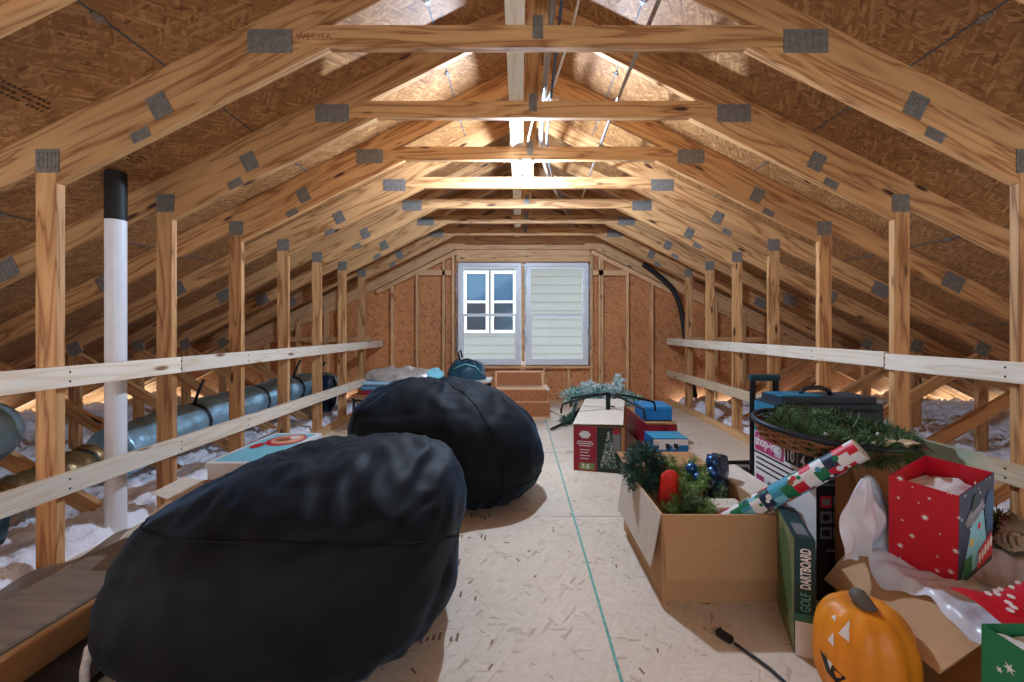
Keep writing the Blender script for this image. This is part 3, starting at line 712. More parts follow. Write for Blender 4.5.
# ---- big open box in the middle right
bx = carton('open_moving_box', 'large open kraft box full of christmas greenery, flaps folded down', 'box', (0.775, 1.955, 0), 0, 0.45, 0.60, 0.335, M_KRAFT, True)
flap(bx, (-0.222, -0.302, 0.335), (0.222, -0.302, 0.335), (0, -0.13, -1), 0.235, M_KRAFT, taper=0.004)
flap(bx, (-0.227, 0.30, 0.335), (-0.227, -0.29, 0.335), (-0.16, 0, -1), 0.22, M_KRAFTW, taper=0.02)
flap(bx, (0.227, -0.2, 0.335), (0.227, 0.30, 0.335), (1, 0, 0.10), 0.12, M_KRAFTW, taper=0.02)
flap(bx, (-0.222, 0.302, 0.335), (0.222, 0.302, 0.335), (0, 1, 0.02), 0.22, M_KRAFT2, taper=0.01)
wr = thing('garland_wreath', 'round dark green garland wreath leaning on the open box left rim', 'wreath', (0.60, 2.06, 0.335))
needles(ring((0, 0, 0.05), 0.075, 24, 1, 1, 1.25, 0.4), 2600, 0.03, 0.045, 11, 0.003).build('foliage', M_PINED, wr)
MB().tube(ring((0, 0, 0.05), 0.075, 24, 1, 1, 1.25, 0.4), 0.012, 8).build('wreath_frame', M_PINED, wr)
rp = thing('red_decoration', 'bright red felt decoration beside the pine sprays in the box', 'decoration', (0.695, 1.99, 0.245), 0.3)
MB().prism([(-0.06, 0), (0.06, 0), (0.07, 0.10), (0.02, 0.155), (-0.04, 0.14)], -0.02, 0.02).build('felt_body', plain('red_felt', srgb(224, 50, 36), 0.8, bump=0.3), rp, bevel=0.012, smooth=True)
for k, (x, y, z, m_, lab) in enumerate(((0.79, 2.06, 0.275, M_PINEL, 'light green pine spray standing in the middle of the open box'), (0.735, 1.86, 0.20, M_PINEL, 'low light green pine spray at the open box front left'), (0.83, 1.90, 0.19, M_PINE, 'dark green pine spray behind the open box front edge'))):
    sp_ = thing('pine_spray', lab, 'pine spray', (x, y, z), 0, 'pine sprays in the open box')
    r_ = random.Random(20 + k); st_ = MB(); ne = MB()
    for j in range(11):
        a = 2 * PI * j / 11 + r_.uniform(-0.2, 0.2); e = Vector((0.10 * math.cos(a), 0.10 * math.sin(a), r_.uniform(0.02, 0.15)))
        pth = [Vector((0, 0, -0.05)).lerp(e, q) for q in (0, 0.33, 0.66, 1)]
        st_.tube(pth, 0.004, 5)
        q = needles(pth[1:], 260, 0.030, 0.012, 100 + 13 * k + j, 0.0022); off = len(ne.v); ne.v += q.v; ne.f += [[i + off for i in f] for f in q.f]; ne.m += q.m
    ne.build('foliage', m_, sp_); st_.build('stem', M_CONE, sp_)
ob = thing('ornament_bag', 'clear plastic bag with blue ornaments standing in the open box', 'bag', (0.93, 2.06, 0.225))
for (x, y, z, r) in ((0.0, 0, 0.19, 0.034), (-0.01, -0.02, 0.145, 0.030), (0.03, 0.01, 0.13, 0.032), (-0.095, 0.02, 0.15, 0.028), (-0.08, -0.02, 0.12, 0.024), (0.02, -0.03, 0.09, 0.03)):
    MB().ball((x, y, z), r, 16).build('ornament', M_ORNB, ob, smooth=True)
fm = MB(); fm.grid(lambda u, v: Vector(((0.06 - 0.02 * v + 0.008 * math.sin(u * 40 + v * 9)) * math.cos(2 * PI * u) + 0.02, (0.055 - 0.02 * v + 0.008 * math.sin(u * 34)) * math.sin(2 * PI * u), 0.0 + 0.22 * v)), 40, 14, cu=True)
fm.build('plastic_film', plain('smoky_film', srgb(60, 70, 92), 0.15, var=0.3, trans=0.45, bump=0.6, bscale=24), ob, smooth=True)
sbx = carton('small_parcel', 'small tan printed box low in the open box beside the pine', 'box', (0.885, 1.83, 0.15), 0.0, 0.12, 0.10, 0.16, M_KRAFTW)
d_ = MB(); d_.decal((-0.05, -0.05, 0.13), (1, 0, 0), (0, 0, 1), rect(0, 0, 0.08, 0.012), 0); d_.decal((-0.03, -0.05, 0.085), (1, 0, 0), (0, 0, 1), ell(0.03, 0.015, 0.025, 0.014), 0); d_.build('print', M_BROWNP, sbx)
rb = thing('packing_box', 'plain closed tan box inside the bottom of the open kraft box', 'box', (0.775, 1.95, 0.007))

bpy.data.objects.remove(rb)

# ---- christmas tree box and what lies on it
tb = thing('christmas_tree_box', 'long red box picturing a lit christmas tree under a tree stand', 'box', (0.405, 3.2, 0), -0.25)
b_ = MB(); Wt, Dt, Ht = 0.37, 1.2, 0.336
b_.box((Wt / 2, Dt / 2, Ht / 2), (Wt, Dt, Ht)); b_.build('carton', M_KRAFT2, tb, bevel=0.003)
pr = MB(); o_, ux, uy = (0, 0, 0), (1, 0, 0), (0, 0, 1)
pr.decal(o_, ux, uy, rect(0.003, 0.003, 0.17, 0.333), 0); pr.decal(o_, ux, uy, rect(0.172, 0.003, 0.345, 0.333), 1)
pr.decal(o_, ux, uy, ell(0.085, 0.27, 0.045, 0.03, 6), 2, 0.002)
for z, x0, x1 in ((0.215, 0.03, 0.14), (0.20, 0.025, 0.15), (0.185, 0.04, 0.13), (0.155, 0.05, 0.12), (0.135, 0.05, 0.11), (0.112, 0.05, 0.12), (0.09, 0.05, 0.11)): pr.decal(o_, ux, uy, rect(x0, z, x1, z + 0.006), 2, 0.002)
pr.decal(o_, ux, uy, rect(0.045, 0.012, 0.155, 0.062), 3, 0.002)
pr.decal(o_, ux, uy, rect(0.285, 0.15, 0.34, 0.31), 4, 0.002); pr.decal(o_, ux, uy, ell(0.312, 0.305, 0.03, 0.022), 0, 0.0025)
pr.decal(o_, ux, uy, [(0.19, 0.03), (0.32, 0.03), (0.265, 0.31), (0.25, 0.31)], 5, 0.0027)
r_ = random.Random(9)
for k in range(150):
    t = r_.random() ** 0.6; z = 0.31 - 0.27 * t; hw = 0.064 * t; x = 0.256 + r_.uniform(-hw, hw); pr.decal(o_, ux, uy, ell(x, z, 0.0032, 0.0032, 5), 2, 0.0035)
pr.build('front_print', [M_DRED, M_DGREEN, M_PAPER, M_OLIVE, M_GREYP, M_PINED], tb)
text('7-5S'.replace('S', ''), 0.045, M_PAPER, tb, (0.06, -0.0035, 0.022), (PI / 2, 0, 0), 'size_lettering', 0.0015)
flap(tb, (-0.005, 0.0, Ht + 0.004), (0.36, 0.0, Ht + 0.018), (0, 1, 0.04), 0.95, M_KRAFTW, 'top_panel', 0.0)
ts = thing('tree_stand', 'black metal folding christmas tree stand lying on the tree box', 'tree stand', (0.75, 3.62, Ht + 0.05), -0.3)
MB().lathe([(0.0, 0.13), (0.019, 0.13), (0.019, -0.02), (0.0, -0.02)], 16).build('stand_tube', M_BLACKM, ts, smooth=False)
def leg_path(dx, dy, s): return [(0, 0, 0.12), (dx * 0.35, dy * 0.35, 0.105), (dx * 0.85, dy * 0.85, 0.06), (dx * 0.97, dy * 0.97, 0.045), (dx, dy, 0.0), (dx, dy, -0.03)]
for dx, dy in ((-0.34, 0.12), (-0.36, -0.20), (0.30, -0.24), (0.38, 0.14)):
    MB().tube(leg_path(dx, dy, 1), 0.0095, 8).build('leg', M_BLACKM, ts, smooth=True)
MB().tube([(0.02, -0.02, 0.02), (0.06, -0.04, 0.02)], 0.006, 6).build('thumb_screw', M_BLACKM, ts)
fg = thing('frosted_garland', 'frosted white green garland heaped behind the tree box', 'garland', (0.95, 4.75, 0.0))
pth = [Vector((-0.42, 0, 0.30)), Vector((-0.25, 0.05, 0.33)), Vector((-0.1, -0.05, 0.30)), Vector((0.05, 0.05, 0.34)), Vector((0.2, 0, 0.30)), Vector((0.33, -0.1, 0.24))]
needles(pth, 1800, 0.05, 0.07, 31, 0.006).build('frosted_tips', M_FROST, fg)
needles(pth, 900, 0.07, 0.07, 32, 0.006).build('green_tips', plain('teal_needles', srgb(60, 140, 120), 0.6, var=0.3), fg)
needles([(-0.22, 0, 0.33), (-0.2, 0, 0.44), (0.12, 0, 0.35), (0.16, 0.02, 0.52)], 700, 0.05, 0.05, 33, 0.007).build('frosted_tips', M_FROST, fg)
MB().tube([(-0.4, 0, 0.0), (-0.3, 0, 0.28), (0.0, 0, 0.3), (0.3, -0.05, 0.24), (0.35, -0.1, 0.0)], 0.02, 8).build('stem', M_PINED, fg)
br = thing('garland_branch', 'green artificial branch with black tip lying left of tree box', 'branch', (0, 0, 0))
MB().tube([(0.33, 4.42, 0.02), (0.45, 4.62, 0.025), (0.62, 4.85, 0.03), (0.78, 5.1, 0.04)], 0.014, 8).build('stem', M_BLACK, br, smooth=True)
needles([(0.47, 4.64, 0.05), (0.62, 4.85, 0.06), (0.74, 5.02, 0.09)], 900, 0.05, 0.035, 41, 0.004).build('foliage', M_PINED, br)
cable('loose_wire', 'thin black wire lying across the pale floor by the branch', 'wire', [(0.36, 5.6, 0.006), (0.50, 5.2, 0.006), (0.60, 4.95, 0.006), (0.66, 4.6, 0.006)], 0.004, M_BLACK, 6)

# ---- red box, blue boxes
r2 = thing('red_long_box', 'long red gift box with brown lid beside the tree box', 'box', (1.10, 3.70, 0), -0.02)
MB().box((0.13, 0.42, 0.112), (0.26, 0.84, 0.224)).build('carton', M_DRED, r2, bevel=0.003)
flap(r2, (0.0, 0.0, 0.228), (0.26, 0.0, 0.228), (0, 1, 0.01), 0.80, M_KRAFT2, 'lid', 0.0, 0.006)
b2 = thing('blue_box', 'plain blue box resting on top of the long red box', 'box', (1.10, 3.80, 0.245), -0.03)
MB().box((0.125, 0.16, 0.05), (0.25, 0.32, 0.10)).build('carton', M_BLUE, b2, bevel=0.003)
MB().box((0.125, 0.16, 0.107), (0.256, 0.326, 0.022)).build('lid', plain('blue_lid', srgb(46, 136, 190), 0.5, var=0.03), b2, bevel=0.003)
b3 = thing('picture_box', 'blue and white box printed with four dark panels, on the floor', 'box', (1.06, 3.40, 0), 0.0)
MB().box((0.14, 0.12, 0.092), (0.28, 0.24, 0.184)).build('carton', M_BLUE, b3, bevel=0.002)
pr = MB(); pr.decal(o_, ux, uy, rect(0.002, 0.13, 0.278, 0.178), 0); pr.decal(o_, ux, uy, rect(0.002, 0.002, 0.278, 0.13), 1)
pr.decal(o_, ux, uy, rect(0.045, 0.095, 0.10, 0.14), 0, 0.002); pr.decal(o_, ux, uy, rect(0.155, 0.10, 0.20, 0.14), 0, 0.002)
for x, z in ((0.10, 0.105), (0.165, 0.105), (0.105, 0.05), (0.165, 0.05)): pr.decal(o_, ux, uy, [(x, z), (x + 0.035, z - 0.005), (x + 0.03, z + 0.036), (x - 0.005, z + 0.04)], 2, 0.003)
pr.decal(o_, ux, uy, rect(0.02, 0.015, 0.05, 0.022), 0, 0.002)
pr.build('front_print', [M_PAPER, M_BLUE, M_DARKP], b3)
pt = MB(); pt.decal((0, 0, 0.184), (1, 0, 0), (0, 1, 0), rect(0.0, 0.0, 0.28, 0.24), 0); pt.build('top_print', plain('light_blue_top', srgb(70, 156, 190), 0.4), b3)

# ---- shop vacuum carton, basket and wreath on it
sv = thing('vacuum_carton', 'tall white carton with magenta shop-vac panel under the wicker basket', 'box', (1.15, 1.66, 0), 0)
MB().box((0.215, 0.22, 0.28), (0.43, 0.44, 0.56)).build('carton', M_DARKP, sv, bevel=0.003)
lf = MB(); o2, ux2, uy2 = (0, 0.44, 0), (0, -1, 0), (0, 0, 1)
lf.decal(o2, ux2, uy2, rect(0.002, 0.002, 0.438, 0.558), 0)
lf.decal(o2, ux2, uy2, rect(0.01, 0.47, 0.235, 0.556), 1, 0.002); lf.decal(o2, ux2, uy2, rect(0.0, 0.455, 0.438, 0.464), 2, 0.002)
lf.decal(o2, ux2, uy2, rect(0.245, 0.48, 0.43, 0.555), 2, 0.002); lf.decal(o2, ux2, uy2, rect(0.325, 0.485, 0.328, 0.55), 0, 0.003)
lf.decal(o2, ux2, uy2, [(0.17, 0.478), (0.215, 0.478), (0.225, 0.52), (0.215, 0.545), (0.235, 0.56), (0.20, 0.565), (0.185, 0.545), (0.165, 0.53)], 3, 0.003)
for z, x1 in ((0.43, 0.30), (0.405, 0.34), (0.38, 0.32)): lf.decal(o2, ux2, uy2, rect(0.02, z, x1, z + 0.009), 2, 0.002)
lf.decal(o2, ux2, uy2, rect(0.02, 0.30, 0.085, 0.355), 1, 0.002); lf.decal(o2, ux2, uy2, ell(0.13, 0.325, 0.02, 0.024), 4, 0.002)
lf.decal(o2, ux2, uy2, rect(0.02, 0.21, 0.05, 0.25), 2, 0.002); lf.decal(o2, ux2, uy2, rect(0.06, 0.21, 0.12, 0.25), 2, 0.002)
lf.decal(o2, ux2, uy2, [(0.33, 0.02), (0.36, 0.02), (0.37, 0.16), (0.42, 0.24), (0.40, 0.25), (0.35, 0.19), (0.32, 0.24), (0.30, 0.22), (0.33, 0.15)], 2, 0.002)
lf.build('side_print', [M_PAPER, M_MAG, M_DARKP, plain('pale_grey_print', srgb(190, 186, 192), 0.5), M_GREYP], sv)
text('shop-vac', 0.062, M_PAPER, sv, (-0.0035, 0.425, 0.497), (PI / 2, 0, -PI / 2), 'brand_lettering', 0.0018, 0.86)
text('10', 0.07, M_PAPER, sv, (-0.0045, 0.185, 0.492), (PI / 2, 0, -PI / 2), 'size_lettering', 0.001, 0.8)
text('4', 0.07, M_PAPER, sv, (-0.0045, 0.09, 0.492), (PI / 2, 0, -PI / 2), 'size_lettering', 0.001, 0.8)
fr_ = MB()
for k, z in enumerate((0.36, 0.30, 0.24)):
    for j in range(2):
        fr_.decal(o_, ux, uy, rect(0.012 + 0.05 * j, z, 0.056 + 0.05 * j, z + 0.046), 1 if (k == 0 and j == 0) else 0, 0.0015)
        fr_.decal(o_, ux, uy, (ell(0.034 + 0.05 * j, z + 0.023, 0.015, 0.014) if (j + k) % 2 else rect(0.018 + 0.05 * j, z + 0.01, 0.05 + 0.05 * j, z + 0.036)), 2 if not (k == 0 and j == 0) else 0, 0.0025)
for z in (0.485, 0.465, 0.445): fr_.decal(o_, ux, uy, rect(0.012, z, 0.10, z + 0.008), 0, 0.0015)
fr_.decal(o_, ux, uy, rect(0.03, 0.14, 0.08, 0.19), 2, 0.0015); fr_.decal(o_, ux, uy, [(0.03, 0.19), (0.08, 0.19), (0.09, 0.2), (0.04, 0.2)], 0, 0.0015)
fr_.build('front_print', [M_GREYP, M_RED, M_DARKP], sv)
bk = thing('wicker_basket', 'shallow willow wicker basket with dark rim on the vacuum carton', 'basket', (1.30, 1.80, 0.562), 0, rot=(0.10, 0.08, 0))
wv = MB(); r_ = random.Random(4)
for k in range(5):
    z = 0.012 + 0.012 * k
    wv.tube([Vector((0.30 * math.cos(a) * (0.90 + 0.022 * k), 0.235 * math.sin(a) * (0.90 + 0.022 * k), z + 0.006 * math.sin(a * 18 + k * PI))) for a in [2 * PI * j / 72 for j in range(73)]], 0.006, 5)
for j in range(36):
    a = 2 * PI * j / 36; wv.tube([(0.27 * math.cos(a), 0.21 * math.sin(a), 0.004), (0.305 * math.cos(a + 0.1), 0.24 * math.sin(a + 0.1), 0.075)], 0.004, 5)
wv.build('woven_wall', M_CANE, bk, smooth=True)
MB().lathe([(0.0, 0.004), (1.0, 0.004), (1.0, 0.012), (0.0, 0.012)], 40).build('base', M_CANE, bk).scale = (0.275, 0.215, 1)
MB().tube([Vector((0.305 * math.cos(a), 0.24 * math.sin(a), 0.078)) for a in [2 * PI * j / 60 for j in range(61)]], 0.011, 8).build('rim', plain('dark_rim', srgb(30, 38, 48), 0.5), bk, smooth=True)
wh = thing('pine_wreath', 'green pine wreath with cream ribbon and berries in the wicker basket', 'wreath', (1.31, 1.77, 0.566), 0, rot=(0.10, 0.10, 0))
rg = ring((0, 0, 0.05), 0.20, 30, 1.05, 0.9) + [Vector((0.1, 0.0, 0.04)), Vector((-0.12, 0.03, 0.04)), Vector((0.0, -0.05, 0.04))]
needles(rg, 7500, 0.045, 0.045, 51, 0.0026).build('foliage', M_PINE, wh)
MB().tube(rg[:31], 0.018, 8).build('wreath_frame', M_CONE, wh, smooth=True)
rbn = MB()
for a, l in ((0.1, 0.13), (0.5, 0.10), (PI + 0.2, 0.09), (-0.5, 0.1)):
    d = Vector((math.cos(a), math.sin(a) * 0.5, 0)); sd2 = Vector((-math.sin(a), math.cos(a), 0)) * 0.022
    rbn.grid(lambda u, v, d=d, sd2=sd2, l=l: Vector((0.08, -0.19, 0.085)) + d * l * u + sd2 * (v - 0.5) * (2 - u) + Vector((0, 0, 0.02 * math.sin(u * 4))), 8, 4)
rbn.build('ribbon', M_CREAM, wh, smooth=True)
for (x, y, z) in ((-0.16, -0.14, 0.10), (-0.02, -0.19, 0.10), (0.07, -0.10, 0.11), (-0.1, 0.14, 0.10), (0.16, -0.14, 0.1)): MB().ball((x, y, z - 0.015), 0.008, 10).build('berry', M_PAPER, wh, smooth=True)

# ---- wrapping paper roll
p0, p1 = Vector((0.80, 1.80, 0.205)), Vector((1.19, 1.50, 0.63))
ax = (p1 - p0); Lr = ax.length
rl = thing('wrapping_paper_roll', 'roll of patchwork christmas wrapping paper sticking up from the open box', 'wrapping paper', p0)
rl.rotation_mode = 'QUATERNION'; rl.rotation_quaternion = Vector((0, 0, 1)).rotation_difference(ax)
R0 = 0.039
pal = [0, 1, 2, 3, 4, 1, 0, 3]
rr = random.Random(12); tbl = [[rr.choice([0, 0, 0, 1, 1, 2, 5, 3, 4]) for _ in range(8)] for _ in range(20)]
pm = MB().grid(lambda u, v: (R0 * math.cos(2 * PI * u), R0 * math.sin(2 * PI * u), Lr * v), 32, 60, cu=True, mf=lambda a, b: tbl[b // 4][((a + (b // 4) * 3) % 32) // 5])
for k in range(60):                                            # round motifs on the patches
    a = rr.uniform(0, 2 * PI); z = rr.uniform(0.03, Lr - 0.03); r1 = rr.uniform(0.006, 0.012)
    mm = rr.choice([0, 0, 6, 2, 1, 4, 3]); q = R0 + 0.0006
    pm.poly([(q * math.cos(a + r1 / R0 * math.cos(t)), q * math.sin(a + r1 / R0 * math.cos(t)), z + r1 * math.sin(t)) for t in [2 * PI * i / 10 for i in range(10)]], mm)
pm.build('paper', [M_PAPER, M_RED, M_TEAL, M_NAVY, M_GREENP, M_SKYB, M_BROWNP], rl, smooth=True)
MB().lathe([(R0 - 0.006, -0.001), (R0 - 0.006, Lr + 0.003), (R0 - 0.0005, Lr + 0.003), (R0 - 0.0005, -0.001)], 32).build('cardboard_core', M_KRAFTW, rl, smooth=False)

# ---- golf dartboard box
gd = thing('golf_dartboard_box', 'slim box lettered golf dartboard standing beside the open box', 'box', (0.888, 1.385, 0), -0.36, rot=(0, 0, -0.36))
gw_, gd_, gh_ = 0.058, 0.27, 0.378
MB().box((gw_ / 2, gd_ / 2, gh_ / 2), (gw_, gd_, gh_)).build('carton', M_DTEAL, gd, bevel=0.003)
pr = MB(); pr.decal(o_, ux, uy, rect(0.001, 0.001, 0.057, 0.112), 0); pr.decal(o_, ux, uy, rect(0.001, 0.112, 0.057, 0.138), 1)
pr.build('spine_print', [M_PAPER, plain('mid_green_print', srgb(60, 120, 104), 0.5)], gd)
pl_ = MB(); pl_.decal((0, gd_, 0), (0, -1, 0), (0, 0, 1), rect(0.002, 0.002, gd_ - 0.002, gh_ - 0.002), 0)
pl_.decal((0, gd_, 0), (0, -1, 0), (0, 0, 1), ell(0.13, 0.20, 0.11, 0.15), 1, 0.002); pl_.build('side_print', [M_GRASSP, plain('turf_print', srgb(70, 96, 56), 0.6, var=0.3, scale=30)], gd)
pt = MB(); pt.decal((0, 0, gh_), (1, 0, 0), (0, 1, 0), rect(0.012, 0.03, 0.046, 0.12), 0); pt.build('top_print', M_GREYP, gd)
text('GOLF', 0.040, plain('teal_letter', srgb(110, 190, 180), 0.5), gd, (0.043, -0.002, 0.146), (PI / 2, -PI / 2, 0), 'lettering', 0.0, 0.60)
text('DARTBOARD', 0.040, M_PAPER, gd, (0.043, -0.002, 0.218), (PI / 2, -PI / 2, 0), 'lettering', 0.001, 0.54)

# ---- suitcase and hand cart behind
sc_ = thing('suitcase', 'dark blue soft suitcase standing behind the wicker basket', 'suitcase', (1.31, 2.16, 0), 0.0)
MB().box((0.275, 0.13, 0.365), (0.55, 0.26, 0.67)).build('case_body', M_CASE, sc_, bevel=0.035)
MB().box((0.004, 0.13, 0.365), (0.02, 0.20, 0.60)).build('window_lit_end', M_CASELIT, sc_, bevel=0.008)  # left end painted lighter, as lit by the window
MB().box((0.14, 0.12, 0.703), (0.22, 0.16, 0.012)).build('top_panel', M_CASELIT, sc_, bevel=0.005)  # top carries the same painted window light
MB().tube([(0.18, 0.12, 0.70), (0.19, 0.12, 0.725), (0.225, 0.12, 0.738), (0.29, 0.12, 0.74), (0.33, 0.12, 0.725), (0.34, 0.12, 0.70)], 0.012, 8).build('handle', M_BLACK, sc_, smooth=True)
MB().box((0.275, -0.006, 0.56), (0.42, 0.02, 0.16)).build('front_pocket', M_CASE, sc_, bevel=0.008)
MB().tube([(0.06, -0.018, 0.64), (0.49, -0.018, 0.64)], 0.004, 6).build('zip', M_BLACK, sc_)
for x in (0.06, 0.49):
    for y in (0.04, 0.22): MB().tube([(x - 0.02, y, 0.025), (x + 0.02, y, 0.025)], 0.025, 12).build('wheel', M_BLACK, sc_)
ct = thing('hand_cart', 'black folding hand cart with upright handle behind the suitcase', 'hand cart', (1.63, 3.0, 0), 0)
for x in (0.0, 0.16): MB().tube([(x, 0, 0.03), (x, 0, 0.70)], 0.020, 8).build('upright', M_BLACKM, ct)
MB().tube([(-0.02, 0, 0.71), (0.18, 0, 0.71)], 0.024, 8).build('grip', plain('teal_black_grip', srgb(20, 60, 72), 0.5), ct)
MB().tube([(0.0, 0, 0.035), (-0.10, 0.02, 0.035), (-0.13, 0.10, 0.035), (-0.10, 0.24, 0.035), (0.16, 0.26, 0.035), (0.16, 0, 0.035)], 0.022, 8).build('toe_frame', M_BLACKM, ct)
MB().box((0.03, 0.13, 0.03), (0.2, 0.18, 0.012)).build('toe_plate', M_PLATE, ct)
for y in (0.0,):
    for x in (-0.04, 0.20): MB().tube([(x - 0.012, 0.02, 0.04), (x + 0.012, 0.02, 0.04)], 0.04, 14).build('wheel', M_BLACK, ct)

# ---- slim open box behind the gift things
ob2 = carton('slim_open_box', 'tall slim brown box with open flap right of vacuum carton', 'box', (1.325, 1.628, 0), 0, 0.22, 0.05, 0.585, M_KRAFT2, True)
flap(ob2, (-0.108, -0.028, 0.585), (0.11, -0.028, 0.585), (0.02, -0.35, -1), 0.15, M_KRAFT2)
flap(ob2, (0.112, -0.024, 0.585), (0.112, 0.024, 0.585), (1, 0, 0.15), 0.10, M_DRED)

# ---- gift carton, plastic bag, gift bag
gc = carton('gift_carton', 'brown open carton holding the plastic bag and red gift bag', 'box', (1.41, 1.265, 0), 0, 0.52, 0.45, 0.30, M_KRAFT2, True)
flap(gc, (-0.262, 0.22, 0.30), (-0.262, -0.22, 0.30), (-0.8, 0, -0.75), 0.15, M_KRAFT, taper=0.02)
flap(gc, (-0.20, -0.227, 0.30), (0.25, -0.227, 0.30), (0, -0.45, -1), 0.14, M_KRAFT2)
pbo = thing('plastic_bag', 'crumpled white plastic shopping bag draped over the gift carton', 'bag', (1.40, 1.25, 0.3))
def film_h(x, y):
    return 0.316 + 0.018 * nz3((x, y, 0), 7, 8) + 0.012 * abs(nz3((x * 1.5, y, 0), 15, 3)) - 0.05 * max(0, 1 - math.hypot(x - 1.42, y - 1.32) / 0.16)
def film(u, v):
    a = 2 * PI * u; n_ = (abs(math.cos(a)) ** 4 + abs(math.sin(a)) ** 4) ** -0.25
    r = v * n_ * (1 + 0.05 * math.sin(a * 7)); x = 1.42 + 0.30 * r * math.cos(a); y = 1.245 + 0.275 * r * math.sin(a)
    drop = max(0, 1.145 - x, x - 1.68, (1.035 - y), y - 1.495)
    return Vector((x - 1.40, y - 1.25, film_h(x, y) - 0.3 - 1.5 * drop + 0.006 * math.sin(a * 23) * v))
MB().grid(film, 110, 40, cu=True).build('film', M_PLASTIC, pbo, smooth=True)
def lobe(u, v):
    b = math.sin(PI * min(1, v * 1.05)) * 0.5
    x = (1.04 + 0.21 * u) * (1 - v ** 4) + (1.105 + 0.075 * u) * v ** 4 - 0.02 * b * (1 - u)
    y = 1.38 + 0.07 * u - 0.08 * b * math.sin(PI * u) + 0.03 * nz3((u * 1.5, v * 0.7, 0), 4, 7) + 0.006 * math.sin(u * 19 + v * 8) * (0.3 + v)
    return Vector((x - 1.40, y - 1.25, 0.262 * v + 0.02 * nz3((u, v, 0), 4, 5)))
MB().grid(lobe, 30, 20).build('upright_fold', M_PLASTIC, pbo, smooth=True)
gb = thing('gift_bag', 'red gift bag with white stars and a navy space themed side', 'gift bag', (1.275, 1.25, 0.295), 0.5236, rot=(0.06, -0.14, 0.45))
wA, wB, hB, th = 0.235, 0.165, 0.285, 0.0015
g_ = MB()
g_.box((wA / 2, 0, hB / 2), (wA, th, hB), m=1); g_.box((wA / 2, wB, hB / 2), (wA, th, hB), m=1)
g_.box((0, wB / 2, hB / 2), (th, wB, hB), m=0); g_.box((wA, wB / 2, hB / 2), (th, wB, hB), m=0); g_.box((wA / 2, wB / 2, 0.001), (wA, wB, 0.002), m=0)
for (a, b, z) in (((0.001, 0.001), (wA, 0.001), 0), ((0.001, wB), (wA, wB), 0)): pass
# inside lining band
g_.box((wA / 2, 0.0022, hB - 0.03), (wA - 0.006, 0.001, 0.06), m=0); g_.box((wA / 2, wB - 0.0022, hB - 0.03), (wA - 0.006, 0.001, 0.06), m=0)
r_ = random.Random(6)
for (x, z, r) in ((0.03, 0.285, 0.011), (0.145, 0.290, 0.012), (0.09, 0.185, 0.011), (0.16, 0.115, 0.010), (0.06, 0.11, 0.009), (0.03, 0.062, 0.010), (0.15, 0.045, 0.010), (0.10, 0.25, 0.006), (0.12, 0.03, 0.008), (0.165, 0.22, 0.006), (0.025, 0.22, 0.006), (0.035, 0.15, 0.005), (0.075, 0.225, 0.004), (0.125, 0.15, 0.004), (0.06, 0.27, 0.004), (0.12, 0.075, 0.004), (0.03, 0.02, 0.005)):
    g_.decal((0, wB, 0), (0, -1, 0), (0, 0, 1), star_pts(x, z, r, 7, 0.35), 2)
fo = lambda pts, m, off=0.0012: g_.decal((0, 0, 0), (1, 0, 0), (0, 0, 1), pts, m, off + 0.0006)
for k in range(22): fo(star_pts(r_.uniform(0.01, 0.25), r_.uniform(0.16, 0.305), r_.uniform(0.002, 0.008), 4, 0.4), 2)
fo([(0.02, 0.02), (0.20, 0.02), (0.16, 0.19), (0.09, 0.19)], 3); fo(ell(0.10, 0.20, 0.065, 0.026, 16, 0.25), 4, 0.0018); fo(ell(0.105, 0.225, 0.03, 0.034), 5, 0.0022); fo(ell(0.105, 0.205, 0.045, 0.010, 12, 0.25), 6, 0.0026)
fo(ell(0.08, 0.115, 0.012, 0.014), 7, 0.0022); fo(ell(0.13, 0.15, 0.010, 0.011), 0, 0.0022); fo(rect(0.03, 0.02, 0.085, 0.075), 8, 0.002); fo([(0.12, 0.01), (0.23, 0.02), (0.22, 0.10), (0.13, 0.07)], 0, 0.0024)
for k in range(5): fo(ell(0.135 + 0.02 * k, 0.045 + 0.006 * k, 0.008, 0.018), 2, 0.003)
fo(ell(0.20, 0.19, 0.032, 0.05), 9, 0.002); fo(ell(0.205, 0.13, 0.026, 0.02), 9, 0.002)
g_.build('paper_bag', [M_RED, M_NAVY, M_PAPER, M_SKYB, M_GREYP, M_DTEAL, plain('lilac_print', srgb(140, 140, 160), 0.5), M_YEL, M_GREENP, plain('mid_blue_print', srgb(26, 78, 120), 0.5)], gb)
tsu = MB(); tsu.grid(lambda u, v: Vector((0.006 + (wA - 0.012) * u, 0.006 + (wB - 0.012) * v, 0.25 + 0.015 * nz3((u, v, 0), 5, 3) - 0.03 * (abs(u - 0.5) + abs(v - 0.5)))), 14, 12)
tsu.build('tissue_paper', M_PAPER, gb, smooth=True)

